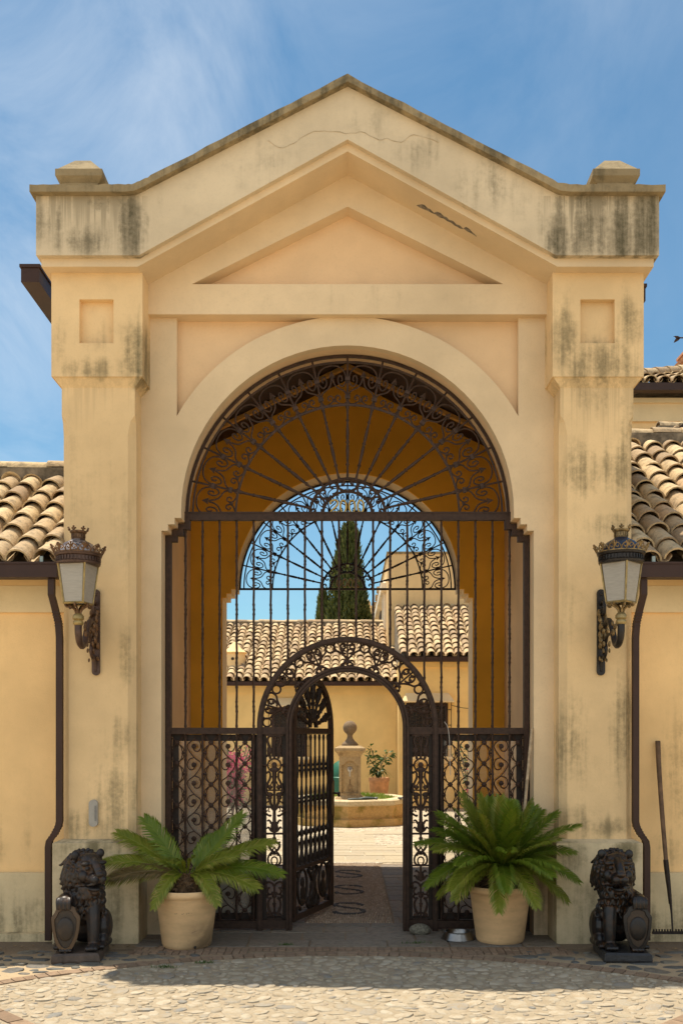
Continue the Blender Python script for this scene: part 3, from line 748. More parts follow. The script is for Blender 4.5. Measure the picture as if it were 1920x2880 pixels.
# glazed backing frames behind the wide panels
def glass_mat(name, dirt):
    t = NT(name); p = t.pos(); sp = t.n('ShaderNodeSeparateXYZ'); t.l(p, sp.inputs[0])
    n = t.noise(p, 3.0, 5, .6)
    d = t.math('MULTIPLY', t.math('MULTIPLY', t.rng(sp.outputs[2], 1.5, .5, .15, 1.0), t.rng(n, .3, .7, .4, 1)), dirt)  # grey film: dust plus a dull reflection put into the colour, denser low down
    tr = t.n('ShaderNodeBsdfTransparent'); gl = t.n('ShaderNodeBsdfGlossy'); gl.inputs['Roughness'].default_value = .08
    df = t.n('ShaderNodeBsdfDiffuse'); df.inputs['Color'].default_value = (.32,.29,.24,1)
    fr = t.n('ShaderNodeFresnel'); fr.inputs['IOR'].default_value = 1.45
    a = t.n('ShaderNodeMixShader'); t.l(fr.outputs[0], a.inputs[0]); t.l(tr.outputs[0], a.inputs[1]); t.l(gl.outputs[0], a.inputs[2])
    b = t.n('ShaderNodeMixShader'); t.l(d, b.inputs[0]); t.l(a.outputs[0], b.inputs[1]); t.l(df.outputs[0], b.inputs[2])
    t.l(b.outputs[0], t.o.inputs[0]); return t.m
M['glass_l'] = glass_mat('dusty_reflection_glass', .85); M['glass_r'] = glass_mat('clean_glass', .10)
for s in (-1, 1):
    a, b = sorted((s*.745, s*1.442)); fwd = .05
    m = MB().box(a, a+.05, .03, .045, .085, MR-.03).box(b-.05, b, .03, .045, .085, MR-.03).box(a+.05, b-.05, .031, .044, MR-.085, MR-.031).box(a+.05, b-.05, .031, .044, .086, .14)
    f = m.build('backing_frame', M['iron_dark'], gate)
    MB().box(a+.045, b-.045, .036, .039, .13, MR-.08).build('glass_pane', M['glass_l'] if s < 0 else M['glass_r'], f)
# narrow cast panels beside the door: herons, sun medallion, urns, lyres
U = .000746
def cast_panel():
    c = MB()
    def P(dx, y): return Vector((dx*U, 0, 1.617 - (y-95)*U))
    def path(p, r=9, both=True):
        for s in ((-1, 1) if both else (1,)):
            q = cr([(s*a, b, 0) for a, b in p], 4); n = len(q)
            rr = [1.25*r*U]*n if not isinstance(r, (list, tuple)) else [1.25*U*(r[0] + (r[1]-r[0])*i/(n-1)) for i in range(n)]
            c.tube([P(a, b) for a, b, _ in q], rr, 6, flat=1.3)
    def blob(dx, y, rx, rz, t=12, both=True):
        for s in ((-1, 1) if both and dx else (1,)): c.ball(P(s*dx, y), 1.12*rx*U, t*U, 1.12*rz*U, 9, 6)
    c.box(-.075,.075,-.012,.012, 1.600, 1.617)
    path([(10,180),(14,140),(40,118),(66,135),(74,170),(62,215),(52,240)], (8,14)); path([(40,118),(55,112),(66,128)], 9)   # heron neck, beak
    blob(56,280,26,52); path([(58,300),(76,335),(84,350)], (14,5)); path([(46,318),(40,345),(36,372)], 6); path([(62,318),(56,345),(48,372)], 6)
    path([(0,165),(0,260),(0,372)], (7,12), False); path([(0,210),(14,190),(12,160)], 6)
    c.tube([P(72*math.cos(2*PI*i/24), 440+72*math.sin(2*PI*i/24)) for i in range(24)], 10*U, 6, True, flat=1.3)
    for k in range(-3, 10):
        a = R(20*k + 180 - 20*3 + 60)
        c.tube([P(26*math.cos(a), 440-26*math.sin(a)), P(68*math.cos(a), 440-68*math.sin(a))], 4.5*U, 4)
    blob(0,438,28,30,14); blob(0,488,52,26,12); blob(92,440,18,14); 
    for q in (440, 945, 1772):
        for s in (-1, 1): c.tube([P(s*a, q) for a in (92,112,116,122,130,138,142,150)], [U*z for z in (8,8,13,16,16,13,17,17)], 7)
    path([(60,500),(74,520),(84,512),(78,535)], 7); path([(80,525),(62,512),(46,530),(46,580),(66,625),(86,668),(90,720),(78,745)], (8,13))
    path([(0,510),(0,640),(0,760)], (22,10), False); blob(0,580,16,30); path([(0,640),(20,625),(34,632)], (10,5)); path([(30,560),(14,600),(30,640),(60,680)], 6)
    blob(48,682,26,22,16); path([(60,660),(95,650)], 6); path([(70,715),(112,718)], 7); path([(0,715),(70,715)], 7); blob(52,765,36,26,16); blob(54,800,30,16,14)
    path([(52,810),(44,850),(26,890),(8,930)], (15,9)); path([(0,760),(0,1000),(0,1180)], (11,20), False); path([(60,840),(85,850),(92,866)], 7)
    path([(6,940),(40,905),(80,902),(104,925),(100,960),(76,985),(46,1000),(40,985)], 9); path([(60,910),(66,940),(50,955)], 6); blob(92,945,16,12)
    path([(8,1085),(30,1082),(46,1060),(62,1045),(80,1058)], (14,6)); path([(10,1165),(34,1158),(52,1138),(66,1124),(84,1140)], (15,6)); blob(0,1120,40,62,20)
    c.box(-.112,.112,-.010,.010, P(0,1205).z, P(0,1184).z); c.box(-.112,.112,-.010,.010, P(0,1552).z, P(0,1538).z)
    blob(0,1248,22,20,18); path([(0,1200),(0,1290)], 10, False); blob(0,1290,30,14)
    path([(12,1285),(48,1300),(58,1330),(44,1362),(14,1392),(-4,1400)], 11); path([(44,1298),(60,1286),(52,1310)], 8); path([(0,1340),(16,1368),(40,1382)], 7)
    path([(20,1390),(52,1425),(70,1470),(64,1515),(36,1540),(0,1546)], 9); path([(0,1420),(30,1418),(44,1440)], 8); path([(0,1450),(24,1462),(34,1495),(22,1528),(8,1538)], 7)
    path([(0,1555),(0,1640),(0,1720)], (9,12), False); blob(0,1665,34,50,16); path([(10,1700),(36,1690),(52,1668),(64,1655),(78,1668)], (12,6)); path([(8,1640),(34,1610),(50,1600),(58,1615)], (10,6))
    path([(0,1775),(24,1742),(62,1726),(92,1748),(88,1786),(64,1800),(52,1782)], 10); blob(92,1772,15,12); path([(60,1790),(76,1830),(60,1862),(30,1858),(20,1835)], 9)
    path([(60,1855),(80,1885),(62,1905),(36,1898)], 9); path([(0,1775),(0,1900),(0,2130)], (9,8), False); blob(0,1880,26,24,14)
    path([(30,1900),(56,1925),(70,1975),(58,2030),(44,2070),(56,2096),(78,2090)], (9,14)); path([(20,1970),(0,1962)], 9); blob(0,1985,16,24); blob(58,2090,20,18)
    path([(10,2060),(30,2085),(22,2110)], 8); c.box(-.06,.06,-.014,.014,P(0,2140).z,P(0,2124).z); c.box(-.045,.045,-.014,.014,P(0,2165).z,P(0,2142).z)
    return c
cp0 = None
for s in (-1, 1):
    cx = s*(DW+.05+DO-.045)/2
    if cp0 is None: o = cast_panel().build('cast_panel', I, gate, smooth=60); cp0 = o
    else: o = cp0.copy(); col.objects.link(o); o.parent = gate
    o.location = (cx, 0, 0)
    a, b = cx-.098, cx+.098
    m = MB().box(a, a+.032, .012, .028, .085, MR-.03).box(b-.032, b, .012, .028, .085, MR-.03).box(a+.032, b-.032, .013, .027, .086, .115)
    m.build('panel_frame', M['iron_dark'], gate)
# the door leaf, hinged on the left, swung inwards
leaf = bpy.data.objects.new('door_leaf', None); col.objects.link(leaf); leaf.parent = gate
leaf.location = (-DW-.002, .045, 0); leaf.rotation_euler = (0, 0, R(69.5))
LW = .895; LR = LW/2 - .003; ID = M['iron_dark']
def lbox(m, x0, x1, z0, z1, t=.018): return m.box(x0, x1, -t, t, z0, z1)
m = MB(); lbox(m, 0, .05, .06, DC); lbox(m, LW-.055, LW, .06, DC); lbox(m, .05, LW-.055, .062, .115, .0175); lbox(m, .05, LW-.055, .475, .505, .017); lbox(m, .05, LW-.055, DC-.055, DC-.005, .0175)
m.build('leaf_frame', I, leaf)
m = bar_arch(LR-.05, LR, -.018, .018, DC); m.xf(Matrix.Translation((LW/2, 0, 0))).build('leaf_arch', I, leaf, smooth=30)
bp = [(.505,.016),(.52,.016),(.53,.010),(.545,.016),(.57,.020),(.60,.013),(.62,.011),(.64,.019),(.66,.021),(.70,.024),(.73,.016),(.745,.012),(.77,.026),(.79,.026),(.81,.013),(.825,.010),(.94,.010),(.95,.014),(1.0,.019),(1.03,.019),(1.04,.025),(1.06,.020),(1.075,.025),(1.09,.019),(1.12,.019),(1.165,.013),(1.18,.010),(1.24,.010),(1.25,.014),(1.29,.019),(1.31,.024),(1.33,.018),(1.35,.024),(1.37,.019),(1.42,.013),(1.43,.010),(1.56,.010),(1.57,.013),(1.59,.017),(1.605,.012),(1.615,.018)]
b0 = None
for k in range(8):
    if b0 is None:
        m = MB(); m.lathe([(r*.92, z) for z, r in bp], (0,0,0), 8)
        for s in (-1, 1): m.tube([Vector((s*.03,0,.51)), Vector((s*.034,0,.55)), Vector((s*.026,0,.60)), Vector((s*.012,0,.66))], .008, 5)
        o = m.build('baluster', ID, leaf, smooth=45); b0 = o
    else: o = b0.copy(); col.objects.link(o); o.parent = leaf
    o.location = (.05 + (LW-.105)*(k+.5)/8, 0, 0)
m = MB(); cx = LW/2; cz = DC
m.add(*(lambda q: (q.v, q.f))(bar_arch(.055, .085, -.014, .014, DC).xf(Matrix.Translation((cx,0,0)))))
for a in (-72,-48,-24,0,24,48,72):
    d = Vector((math.sin(R(a)),0,math.cos(R(a)))); L = LR-.06; c0 = Vector((cx,0,cz))
    rr = [(.08,.016),(.12,.012),(.15,.022),(.165,.012),(.20,.014),(.215,.024),(.23,.014),(.26,.022),(.30,.032),(.34,.024),(.37,.030),(.385,.012)]
    m.tube([c0 + d*q for q, r in rr], [r for q, r in rr], 7)
    for s in (-1, 1):
        n_ = Vector((d.z,0,-d.x))*s; m.ball(c0 + d*.31 + n_*.028, .018, .012, .018, 7, 5); m.ball(c0 + d*.265 + n_*.02, .014, .011, .014, 7, 5)
m.build('leaf_palmette', ID, leaf, smooth=60)
m = MB()
for s in (-1, 1):
    def path(p, r=.011): m.tube([Vector((cx+s*a,0,b)) for a, b, _ in cr([(a,b,0) for a,b in p], 4)], r, 6, flat=1.3)
    oval = [(.235+.10*math.cos(2*PI*i/20), .32+.15*math.sin(2*PI*i/20)) for i in range(20)]
    m.tube([Vector((cx+s*a,0,b)) for a, b in oval], .012, 6, True)
    m.ball((cx+s*.235,0,.36), .035,.016,.045, 9, 6); m.ball((cx+s*.225,0,.27), .05,.016,.07, 9, 6); m.ball((cx+s*.25,0,.20), .06,.014,.03, 9, 6)
    path([(.01,.12),(.05,.16),(.06,.22),(.03,.28),(.02,.34),(.06,.40),(.10,.44),(.08,.46),(.05,.45)], .014); path([(.06,.22),(.10,.20),(.13,.16),(.10,.125),(.06,.13)], .012)
    path([(.36,.12),(.34,.16),(.30,.16),(.28,.13)], .012); path([(.37,.46),(.35,.42),(.31,.455)], .012)
    m.ball((cx+s*.04,0,.30), .03,.014,.05, 8, 5); m.ball((cx+s*.05,0,.15), .035,.014,.03, 8, 5)
m.tube([Vector((cx,0,.115)), Vector((cx,0,.475))], .012, 6); m.ball((cx,0,.38), .03,.018,.06, 8, 6); m.ball((cx,0,.22), .028,.018,.05, 8, 6)
m.build('leaf_ornament', ID, leaf, smooth=60)
m = MB(); pl = [(LW-.06,.90),(LW-.03,.87),(LW+.0,.86),(LW+.004,.86),(LW+.004,1.20),(LW,1.20),(LW-.03,1.19),(LW-.06,1.15)]
m.prism([(LW-.05,.93),(LW-.045,.90),(LW-.02,.87),(LW+.002,.865),(LW+.002,1.195),(LW-.02,1.19),(LW-.045,1.16),(LW-.05,1.13)], -.024, -.0185)
m.build('lock_plate', plain('worn_brass', (.22,.15,.07), .45, .6, .3, 40), leaf)
m = MB(); m.tube([Vector((LW-.025,-.022,1.08)), Vector((LW-.025,-.075,1.08)), Vector((LW-.02,-.09,1.08))], .009, 6); m.tube([Vector((LW-.03,-.085,1.085)), Vector((LW-.14,-.095,1.085))], .010, 6); m.ball((LW-.03,-.08,1.06), .014, n=7, m=5); m.ball((LW-.07,-.09,1.07), .010, n=7, m=5)
m.build('handle', ID, leaf, smooth=60)

# the second fanlight, at the far end of the passage, seen from behind
rear = thing('fanlight_grille', 'dark wrought iron fanlight in the far arch of the passage, its year reading backwards', 'grille', (0, 11.74, AZ), PI)
fan_parts(rear, 0., M['iron_dark'], .014, plain('darker_gilt', (.20,.12,.03), .5, .5, .3, 40))  # numerals in a darker gilt than the front ones
MB().box(-1.33, 1.33, -.012, .012, -.012, .012).build('base_bar', M['iron_dark'], rear)
# ------------------------------------------------------------------ ground
def ground_mat():
    t = NT('pale_ground'); p = t.pos(); v = t.n('ShaderNodeTexVoronoi'); v.feature = 'DISTANCE_TO_EDGE'; v.inputs['Scale'].default_value = 7.5
    nd = t.noise(p, 4, 3); ad = t.n('ShaderNodeVectorMath', operation='ADD'); t.l(p, ad.inputs[0])
    sc_ = t.n('ShaderNodeVectorMath', operation='SCALE'); t.l(t.n('ShaderNodeTexNoise').outputs['Color'], sc_.inputs[0]); sc_.inputs['Scale'].default_value = .15; t.l(sc_.outputs[0], ad.inputs[1])
    t.l(ad.outputs[0], v.inputs['Vector'])
    c = t.mix(t.rng(v.outputs['Distance'], .02, .12), (.34,.275,.18), (.56,.46,.32)); c = t.mix(t.rng(nd, .4, .7), c, (.43,.35,.23))
    t.bump(t.rng(v.outputs['Distance'], 0, .2), .6, .02); return t.fin(c, .9)
GM = ground_mat()
tag(MB().add([(-600,-600,-.012),(600,-600,-.012),(600,600,-.012),(-600,600,-.012)], [(0,1,2,3)]).build('ground', GM), kind='structure')
CYC, CR_ = 3.5, 3.46
def mortar_mat(name, a, b, c3):
    t = NT(name); p = t.pos(); n = t.noise(p, 3, 6, .65); n2 = t.noise(p, 40, 5, .7)
    c = t.mix(t.rng(n, .35, .65), a, b); c = t.mix(t.math('MULTIPLY', t.rng(n2, .5, .7), .6), c, c3)
    t.bump(t.math('ADD', n2, t.noise(p, 150, 3)), .5, .01); return t.fin(c, .95)
M['sand'] = mortar_mat('sandy_mortar', (.37,.305,.215), (.30,.24,.16), (.19,.145,.095))
M['dirt'] = mortar_mat('brown_mortar', (.26,.19,.12), (.19,.135,.085), (.33,.25,.16))
def stone_mat(name, stops, rough=.8, dark=(.3,.22,.13)):
    t = NT(name); p = t.pos(); r = t.rnd(); c = t.ramp(r, stops)
    n = t.noise(p, 18, 6, .7, .6); n2 = t.noise(p, 70, 4, .7)
    c = t.mix(t.math('MULTIPLY', t.rng(n, .44, .64), .7), c, dark); c = t.mix(t.math('MULTIPLY', t.rng(n2, .55, .75), .3), c, tuple(min(1, q*1.5) for q in stops[0][1]))
    t.bump(t.math('ADD', n, n2), .55, .008); return t.fin(c, rough, spec=.25)
M['pale_stone'] = stone_mat('pale_cobble', [(0,(.43,.375,.285)),(.4,(.39,.335,.25)),(.75,(.34,.29,.21)),(.90,(.29,.26,.215)),(.96,(.20,.195,.18)),(1,(.46,.415,.335))])
M['dark_stone'] = stone_mat('dark_cobble', [(0,(.10,.10,.095)),(.5,(.15,.145,.125)),(.8,(.21,.175,.125)),(1,(.12,.12,.12))], .6, (.08,.075,.065))
M['brick'] = stone_mat('paving_brick', [(0,(.26,.175,.115)),(.5,(.30,.21,.14)),(.8,(.22,.15,.10)),(1,(.34,.25,.17))], .9, (.17,.12,.08))
M['flag'] = stone_mat('grey_flagstone', [(0,(.19,.165,.13)),(.4,(.24,.20,.155)),(.7,(.165,.155,.14)),(1,(.26,.21,.155))], .75, (.13,.105,.08))
M['court_flag'] = stone_mat('pale_flagstone', [(0,(.41,.35,.245)),(.5,(.46,.385,.27)),(.8,(.37,.32,.235)),(1,(.49,.42,.30))], .85, (.34,.265,.17))
M['pebble'] = stone_mat('mat_pebble', [(0,(.38,.29,.20)),(.5,(.30,.22,.15)),(.8,(.48,.38,.28)),(1,(.24,.175,.12))], .65, (.2,.14,.1))
M['black_pebble'] = stone_mat('black_pebble', [(0,(.045,.043,.042)),(1,(.075,.07,.066))], .55, (.03,.03,.03))
def stone(mb, x, y, rx, ry, rot, h, z=.002, n=9, flat=.62):
    ph = random.uniform(0, 6); vs = []
    rad = [1 + .16*math.sin(ph + 2*2*PI*k/n) + random.uniform(-.16,.16) for k in range(n)]
    ca, sa = math.cos(rot), math.sin(rot)
    tx, ty = random.uniform(-.12,.12), random.uniform(-.12,.12)
    for q, hh in ((1.0, -.004), (.93, h*.55), (flat, h)):
        for k in range(n):
            a = 2*PI*k/n; u, v = rx*rad[k]*q*math.cos(a), ry*rad[k]*q*math.sin(a)
            vs.append((x + u*ca - v*sa, y + u*sa + v*ca, z + hh + (u*tx + v*ty if q < 1 else 0)))
    vs.append((x, y, z + h*1.08)); fs = []
    for i in range(2):
        for k in range(n): fs.append((i*n+k, i*n+(k+1)%n, (i+1)*n+(k+1)%n, (i+1)*n+k))
    for k in range(n): fs.append((2*n+k, 2*n+(k+1)%n, 3*n))
    mb.add(vs, fs)
def darts(inside, x0, x1, y0, y1, sizes, tries, gap=1.0):
    g = {}; out = []; cs = max(sizes)*2
    for rmax, cnt in zip(sizes, tries):
        for _ in range(cnt):
            x, y = random.uniform(x0, x1), random.uniform(y0, y1)
            if not inside(x, y, rmax): continue
            i, j = int(x//cs), int(y//cs); ok = True
            for a in (-1,0,1):
                for b in (-1,0,1):
                    for (px, py, pr_) in g.get((i+a, j+b), ()):
                        if (px-x)**2 + (py-y)**2 < ((pr_+rmax)*gap)**2: ok = False; break
                    if not ok: break
                if not ok: break
            if ok: g.setdefault((i, j), []).append((x, y, rmax)); out.append((x, y, rmax))
    return out
# the round forecourt of pale cobbles, edged by an arc of bricks
disc = [(CR_*math.cos(2*PI*i/120), CYC + CR_*math.sin(2*PI*i/120)) for i in range(120)]
tag(MB().slab(disc, -.03, -.002).build('forecourt', M['sand']), kind='structure')
def radial(x, y):                                # brick rays at 45 degrees in the round
    dx, dy = x, y-CYC
    return min(abs(dx-dy), abs(dx+dy))/math.sqrt(2)
random.seed(5)
st = darts(lambda x, y, r: math.hypot(x, y-CYC) < CR_-r*.9 and radial(x, y) > .06 + r*.8, -3.4, 3.4, 3.9, 7.0, (.064,.052,.042,.032,.024,.017), (450,1600,4500,9000,14000,15000), .93)
sm = MB()
for x, y, r in st: stone(sm, x, y, r*random.uniform(.95,1.15), r*random.uniform(.72,.95), random.uniform(-.6,.6) + (0 if random.random() < .8 else 1.2), random.uniform(.003,.009) + r*.05, -.003)
tag(sm.build('pale_cobbles', M['pale_stone'], None, smooth=55), kind='structure')
bm = MB()
nb = 290
for k in range(nb):                               # soldier bricks round the arc
    a0 = 2*PI*k/nb
    if math.sin(a0) < .1: continue
    if True:
        r0, r1 = CR_+.004, CR_+.105; da = 2*PI/nb*.46; z = .006 + random.uniform(-.003,.003)
        q = [(r*math.cos(a0+s*da), CYC + r*math.sin(a0+s*da)) for r, s in ((r0,-1),(r0,1),(r1,1),(r1,-1))]
        bm.slab([(x+random.uniform(-.003,.003), y+random.uniform(-.003,.003)) for x, y in q], -.02, z)
for s in (-1, 1):                                 # the rays
    d = Vector((s*.7071, .7071, 0)); nn = Vector((-d.y, d.x, 0))
    for k in range(4, 15):
        c = Vector((0, CYC, 0)) + d*(.24*k + .1); bm.obox(c + Vector((0,0,-.008+random.uniform(-.002,.002))), d*.113, nn*.045, (0,0,.012))
for row, yy in enumerate((7.055, 7.175)):         # straight double row before the gateway
    x = -1.62 + .03*row
    while x < 1.62:
        w = random.uniform(.05,.062)
        if math.hypot(x+w/2, yy-.05-CYC) > CR_+.12: bm.slab([(x, yy-.052), (x+w-.006, yy-.054+random.uniform(-.004,.004)), (x+w-.006, yy+.052), (x, yy+.05+random.uniform(-.004,.004))], -.02, .004 + random.uniform(-.003,.003))
        x += w
tag(bm.build('brick_edging', M['brick']), kind='structure')
# brown strip with dark cobbles along the wall
def strip_mat():
    t = NT('cobble_bedding'); p = t.pos(); sp = t.n('ShaderNodeSeparateXYZ'); t.l(p, sp.inputs[0]); n = t.noise(p, 4, 6, .7); n2 = t.noise(p, 45, 5, .7)
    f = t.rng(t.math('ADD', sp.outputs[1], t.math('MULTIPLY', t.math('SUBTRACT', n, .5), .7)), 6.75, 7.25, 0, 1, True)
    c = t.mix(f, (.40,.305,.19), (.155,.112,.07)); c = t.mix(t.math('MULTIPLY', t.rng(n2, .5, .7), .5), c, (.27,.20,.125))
    t.bump(t.math('ADD', n2, t.noise(p, 150, 3)), .5, .01); return t.fin(c, .95)
tag(MB().slab([(-6.5,5.4),(6.5,5.4),(6.5,7.9),(-6.5,7.9)], -.03, -.006).build('wall_strip', strip_mat()), kind='structure')
st = darts(lambda x, y, r: math.hypot(x, y-CYC) > CR_+.14+r and not (abs(x) < 1.3 and y > 6.98) and y < 7.20 - .12*abs(math.sin(x*3)), -4.5, 4.5, 5.6, 7.25, (.075,.062,.05,.038,.028), (700,1600,3000,4000,4000), 1.10)
sm = MB()
for x, y, r in st: stone(sm, x, y, r*random.uniform(1.05,1.35), r*random.uniform(.6,.85), random.uniform(-.4,.4), random.uniform(.006,.011), -.006)
tag(sm.build('dark_cobbles', M['dark_stone'], None, smooth=55), kind='structure')
# flagstones on the threshold and through the passage
def flags(mb, x0, x1, y0, y1, rh, w0, w1, z=.004, jit=.008, skip=None):
    y = y0
    while y < y1 - .03:
        h = rh*random.uniform(.75,1.3); h = min(h, y1-y)
        x = x0 - random.uniform(0, w0)
        while x < x1:
            w = random.uniform(w0, w1); a, b = max(x, x0), min(x+w, x1)
            if b - a > .03 and not (skip and skip((a+b)/2, y+h/2)):
                j = lambda: random.uniform(-jit, jit); g = .008
                mb.slab([(a+g+j()*.5,y+g+j()),(b-g+j()*.5,y+g+j()),(b-g+j()*.5,y+h-g+j()),(a+g+j()*.5,y+h-g+j())], -.02, z + random.uniform(-.003,.003))
            x += w
        y += h
fm = MB(); flags(fm, -1.62, 1.62, 7.25, 8.16, .24, .30, .62); flags(fm, -1.86, -.36, 8.17, 11.9, .26, .3, .6); flags(fm, .40, 1.86, 8.17, 11.9, .26, .3, .6)
tag(fm.build('flagstones', M['flag']), kind='structure')
tag(MB().slab([(-2.2,7.2),(2.2,7.2),(2.2,12),(-2.2,12)], -.03, -.003).build('passage_floor', M['dirt']), kind='structure')
# pebble carpet with S-shaped scrolls of black pebbles
random.seed(9)
S_curves = []
for yc in (8.84, 9.92, 11.05):
    p = [(.125,.16),(.09,.235),(-.01,.275),(-.11,.245),(-.14,.17),(-.09,.09),(0,.02),(.09,-.05),(.135,-.14),(.10,-.235),(0,-.28),(-.10,-.25),(-.13,-.17)]
    S_curves.append([(v.x + .015, v.y + yc) for v in cr([(a, b, 0) for a, b in p], 6)])
pm, bk = MB(), MB()
y = 8.17
while y < 11.98:
    x = -.355 + random.uniform(0,.02)
    while x < .385:
        wv = .012*math.sin(x*14 + y*3)
        d = min((x-a)**2 + (y+wv-b)**2 for c in S_curves for a, b in c) if True else 1
        if d > .024**2: stone(pm, x, y+wv, random.uniform(.009,.012), random.uniform(.015,.019), .5*math.sin(x*14 + y*3 + 1.3) + random.uniform(-.15,.15), random.uniform(.007,.011), .0, 6, .6)
        x += .0235
    y += .034
for c in S_curves:
    L = 0; last = None
    for i, (a, b) in enumerate(c):
        for dr in (-.012, .012): stone(bk, a + random.uniform(-.003,.003) + dr*.6, b + dr + random.uniform(-.003,.003), .014, .012, random.uniform(0,3), .012, .001, 6, .6)
tag(pm.build('pebble_carpet', M['pebble'], None, smooth=60), kind='structure')
tag(bk.build('pebble_scrolls', M['black_pebble'], None, smooth=60), kind='structure')
tag(MB().slab([(-.37,8.15),(.40,8.15),(.40,12.0),(-.37,12.0)], -.02, .001).build('pebble_bed', M['dirt']), kind='structure')
# courtyard paving
def pebble_panel_mat():
    t = NT('pebble_panels'); p = t.pos(); v = t.n('ShaderNodeTexVoronoi'); v.feature = 'DISTANCE_TO_EDGE'; v.inputs['Scale'].default_value = 22; t.l(p, v.inputs['Vector'])
    vc = t.n('ShaderNodeTexVoronoi'); vc.inputs['Scale'].default_value = 22; t.l(p, vc.inputs['Vector'])
    hs = t.n('ShaderNodeSeparateColor'); t.l(vc.outputs['Color'], hs.inputs[0])
    c = t.ramp(hs.outputs[0], [(0,(.60,.52,.38)),(.5,(.46,.38,.27)),(.75,(.24,.20,.15)),(1,(.62,.56,.44))]); c = t.mix(t.rng(v.outputs['Distance'], .0, .10), (.33,.26,.17), c)
    t.bump(t.rng(v.outputs['Distance'], 0, .25), .7, .01); return t.fin(c, .85)
tag(MB().slab([(-9,12.0),(9,12.0),(9,24),(-9,24)], -.03, -.002).build('courtyard_paving', pebble_panel_mat()), kind='structure')
fm = MB(); random.seed(21)
flags(fm, -6, 6, 12.08, 14.0, .34, .45, .95); flags(fm, -.75, .42, 14.0, 16.0, .34, .4, .8); flags(fm, -6, 6, 15.55, 16.1, .3, .4, .8, skip=lambda x, y: -.75 < x < .42 ); flags(fm, 2.2, 3.2, 14.0, 15.55, .34, .4, .8); flags(fm, -3.4, -2.6, 14.0, 15.55, .34, .4, .8)
tag(fm.build('courtyard_flags', M['court_flag']), kind='structure')
sm = MB()
for k in range(36): stone(sm, -.36 + k*.0225, 12.02 + random.uniform(-.008,.008), .012, .022, 0, .012, .002, 6)
tag(sm.build('white_pebbles', plain('white_pebble', (.72,.66,.55), .7), None, smooth=60), kind='structure')
# ------------------------------------------------------------------ courtyard: fountain, houses, plants
def stone_wall_mat(name, base, moss, k=.6):
    t = NT(name); p = t.pos(); n = t.noise(p, 3.2, 6, .65); n2 = t.noise(p, 30, 5, .7); sp = t.n('ShaderNodeSeparateXYZ'); t.l(p, sp.inputs[0])
    c = t.mix(t.rng(n2, .35, .7), base, tuple(q*.7 for q in base)); c = t.mix(t.math('MULTIPLY', t.rng(n, .50, .62), k), c, moss)
    t.bump(t.math('ADD', n2, n), .5, .012); return t.fin(c, .9, spec=.2)
M['basin'] = stone_wall_mat('mossy_fountain_stone', (.58,.37,.15), (.20,.155,.03), .8); M['basin_rim'] = stone_wall_mat('worn_rim_stone', (.66,.53,.33), (.42,.32,.17), .5)
M['column'] = stone_wall_mat('carved_limestone', (.45,.325,.18), (.19,.13,.07), .8); M['ball'] = stone_wall_mat('dark_ball_stone', (.24,.17,.105), (.10,.075,.05), .7)
FX, FY = .045+.0, 17.82
fo = thing('fountain', 'octagonal mossy stone fountain with a ball topped pillar in the sunny courtyard', 'fountain', (FX, FY, 0))
def octo(r, a0=math.radians(-92)): return [(r*math.cos(a0 + k*PI/4), r*math.sin(a0 + k*PI/4)) for k in range(8)]
def ringslab(r0, r1, z0, z1, R0=None, R1=None):
    m = MB(); a, b = octo(r0), octo(r1); A, B = octo(R0 or r0), octo(R1 or r1)
    vs = [(x,y,z0) for x,y in a] + [(x,y,z0) for x,y in b] + [(x,y,z1) for x,y in A] + [(x,y,z1) for x,y in B]; fs = []
    for k in range(8):
        j = (k+1) % 8; fs += [(8+k,8+j,24+j,24+k), (k,16+k,16+j,j), (16+k,24+k,24+j,16+j), (k,j,8+j,8+k)]
    return m.add(vs, fs)
m = ringslab(.92, 1.17, 0, .13)
q = ringslab(.92, 1.13, .131, .15, .92, 1.08); m.add(q.v, q.f); q = ringslab(.92, 1.08, .15, .36, .92, 1.10); m.add(q.v, q.f)
m.build('basin', M['basin'], fo)
m = ringslab(.90, 1.10, .36, .385, .90, 1.165); q = ringslab(.90, 1.165, .385, .45, .90, 1.16); m.add(q.v, q.f); q = ringslab(.90, 1.16, .45, .47, .91, 1.13); m.add(q.v, q.f)
m.build('rim', M['basin_rim'], fo)
MB().slab(octo(.93), .2, .42).build('basin_floor', M['basin_rim'], fo)
m = MB().frustum(-.28,.28,-.28,.28,.415,-.26,.26,-.26,.26,.45).frustum(-.26,.26,-.26,.26,.45,-.205,.205,-.205,.205,.50)
m.box(-.2,.2,-.165,.2,.50,1.22)
for a, b, c, d in ((-.2,-.155,.50,1.22),(.155,.2,.50,1.22)): m.box(a, b, -.205, -.164, c, d)
m.box(-.154,.154,-.205,-.186,.50,.545); m.prism([(-.154,1.22),(-.154,1.06),(-.11,1.08),(-.06,1.135),(0,1.15),(.06,1.135),(.11,1.08),(.154,1.06),(.154,1.22)], -.205, -.164)
m.frustum(-.205,.205,-.205,.205,1.22,-.23,.23,-.23,.23,1.27).frustum(-.23,.23,-.23,.23,1.27,-.285,.285,-.285,.285,1.33).box(-.285,.285,-.285,.285,1.331,1.375).frustum(-.28,.28,-.28,.28,1.376,-.2,.2,-.2,.2,1.42)
m.build('pillar', M['column'], fo)
m = MB(); m.lathe([(.15,1.42),(.155,1.445),(.135,1.47),(.085,1.515),(.058,1.555),(.050,1.59),(.052,1.618),(.062,1.632)] + [(.13*math.sin(R(a)), 1.755-.13*math.cos(R(a))) for a in range(30,181,10)], (0,0,0), 20)
m.build('ball_finial', M['ball'], fo, smooth=50)
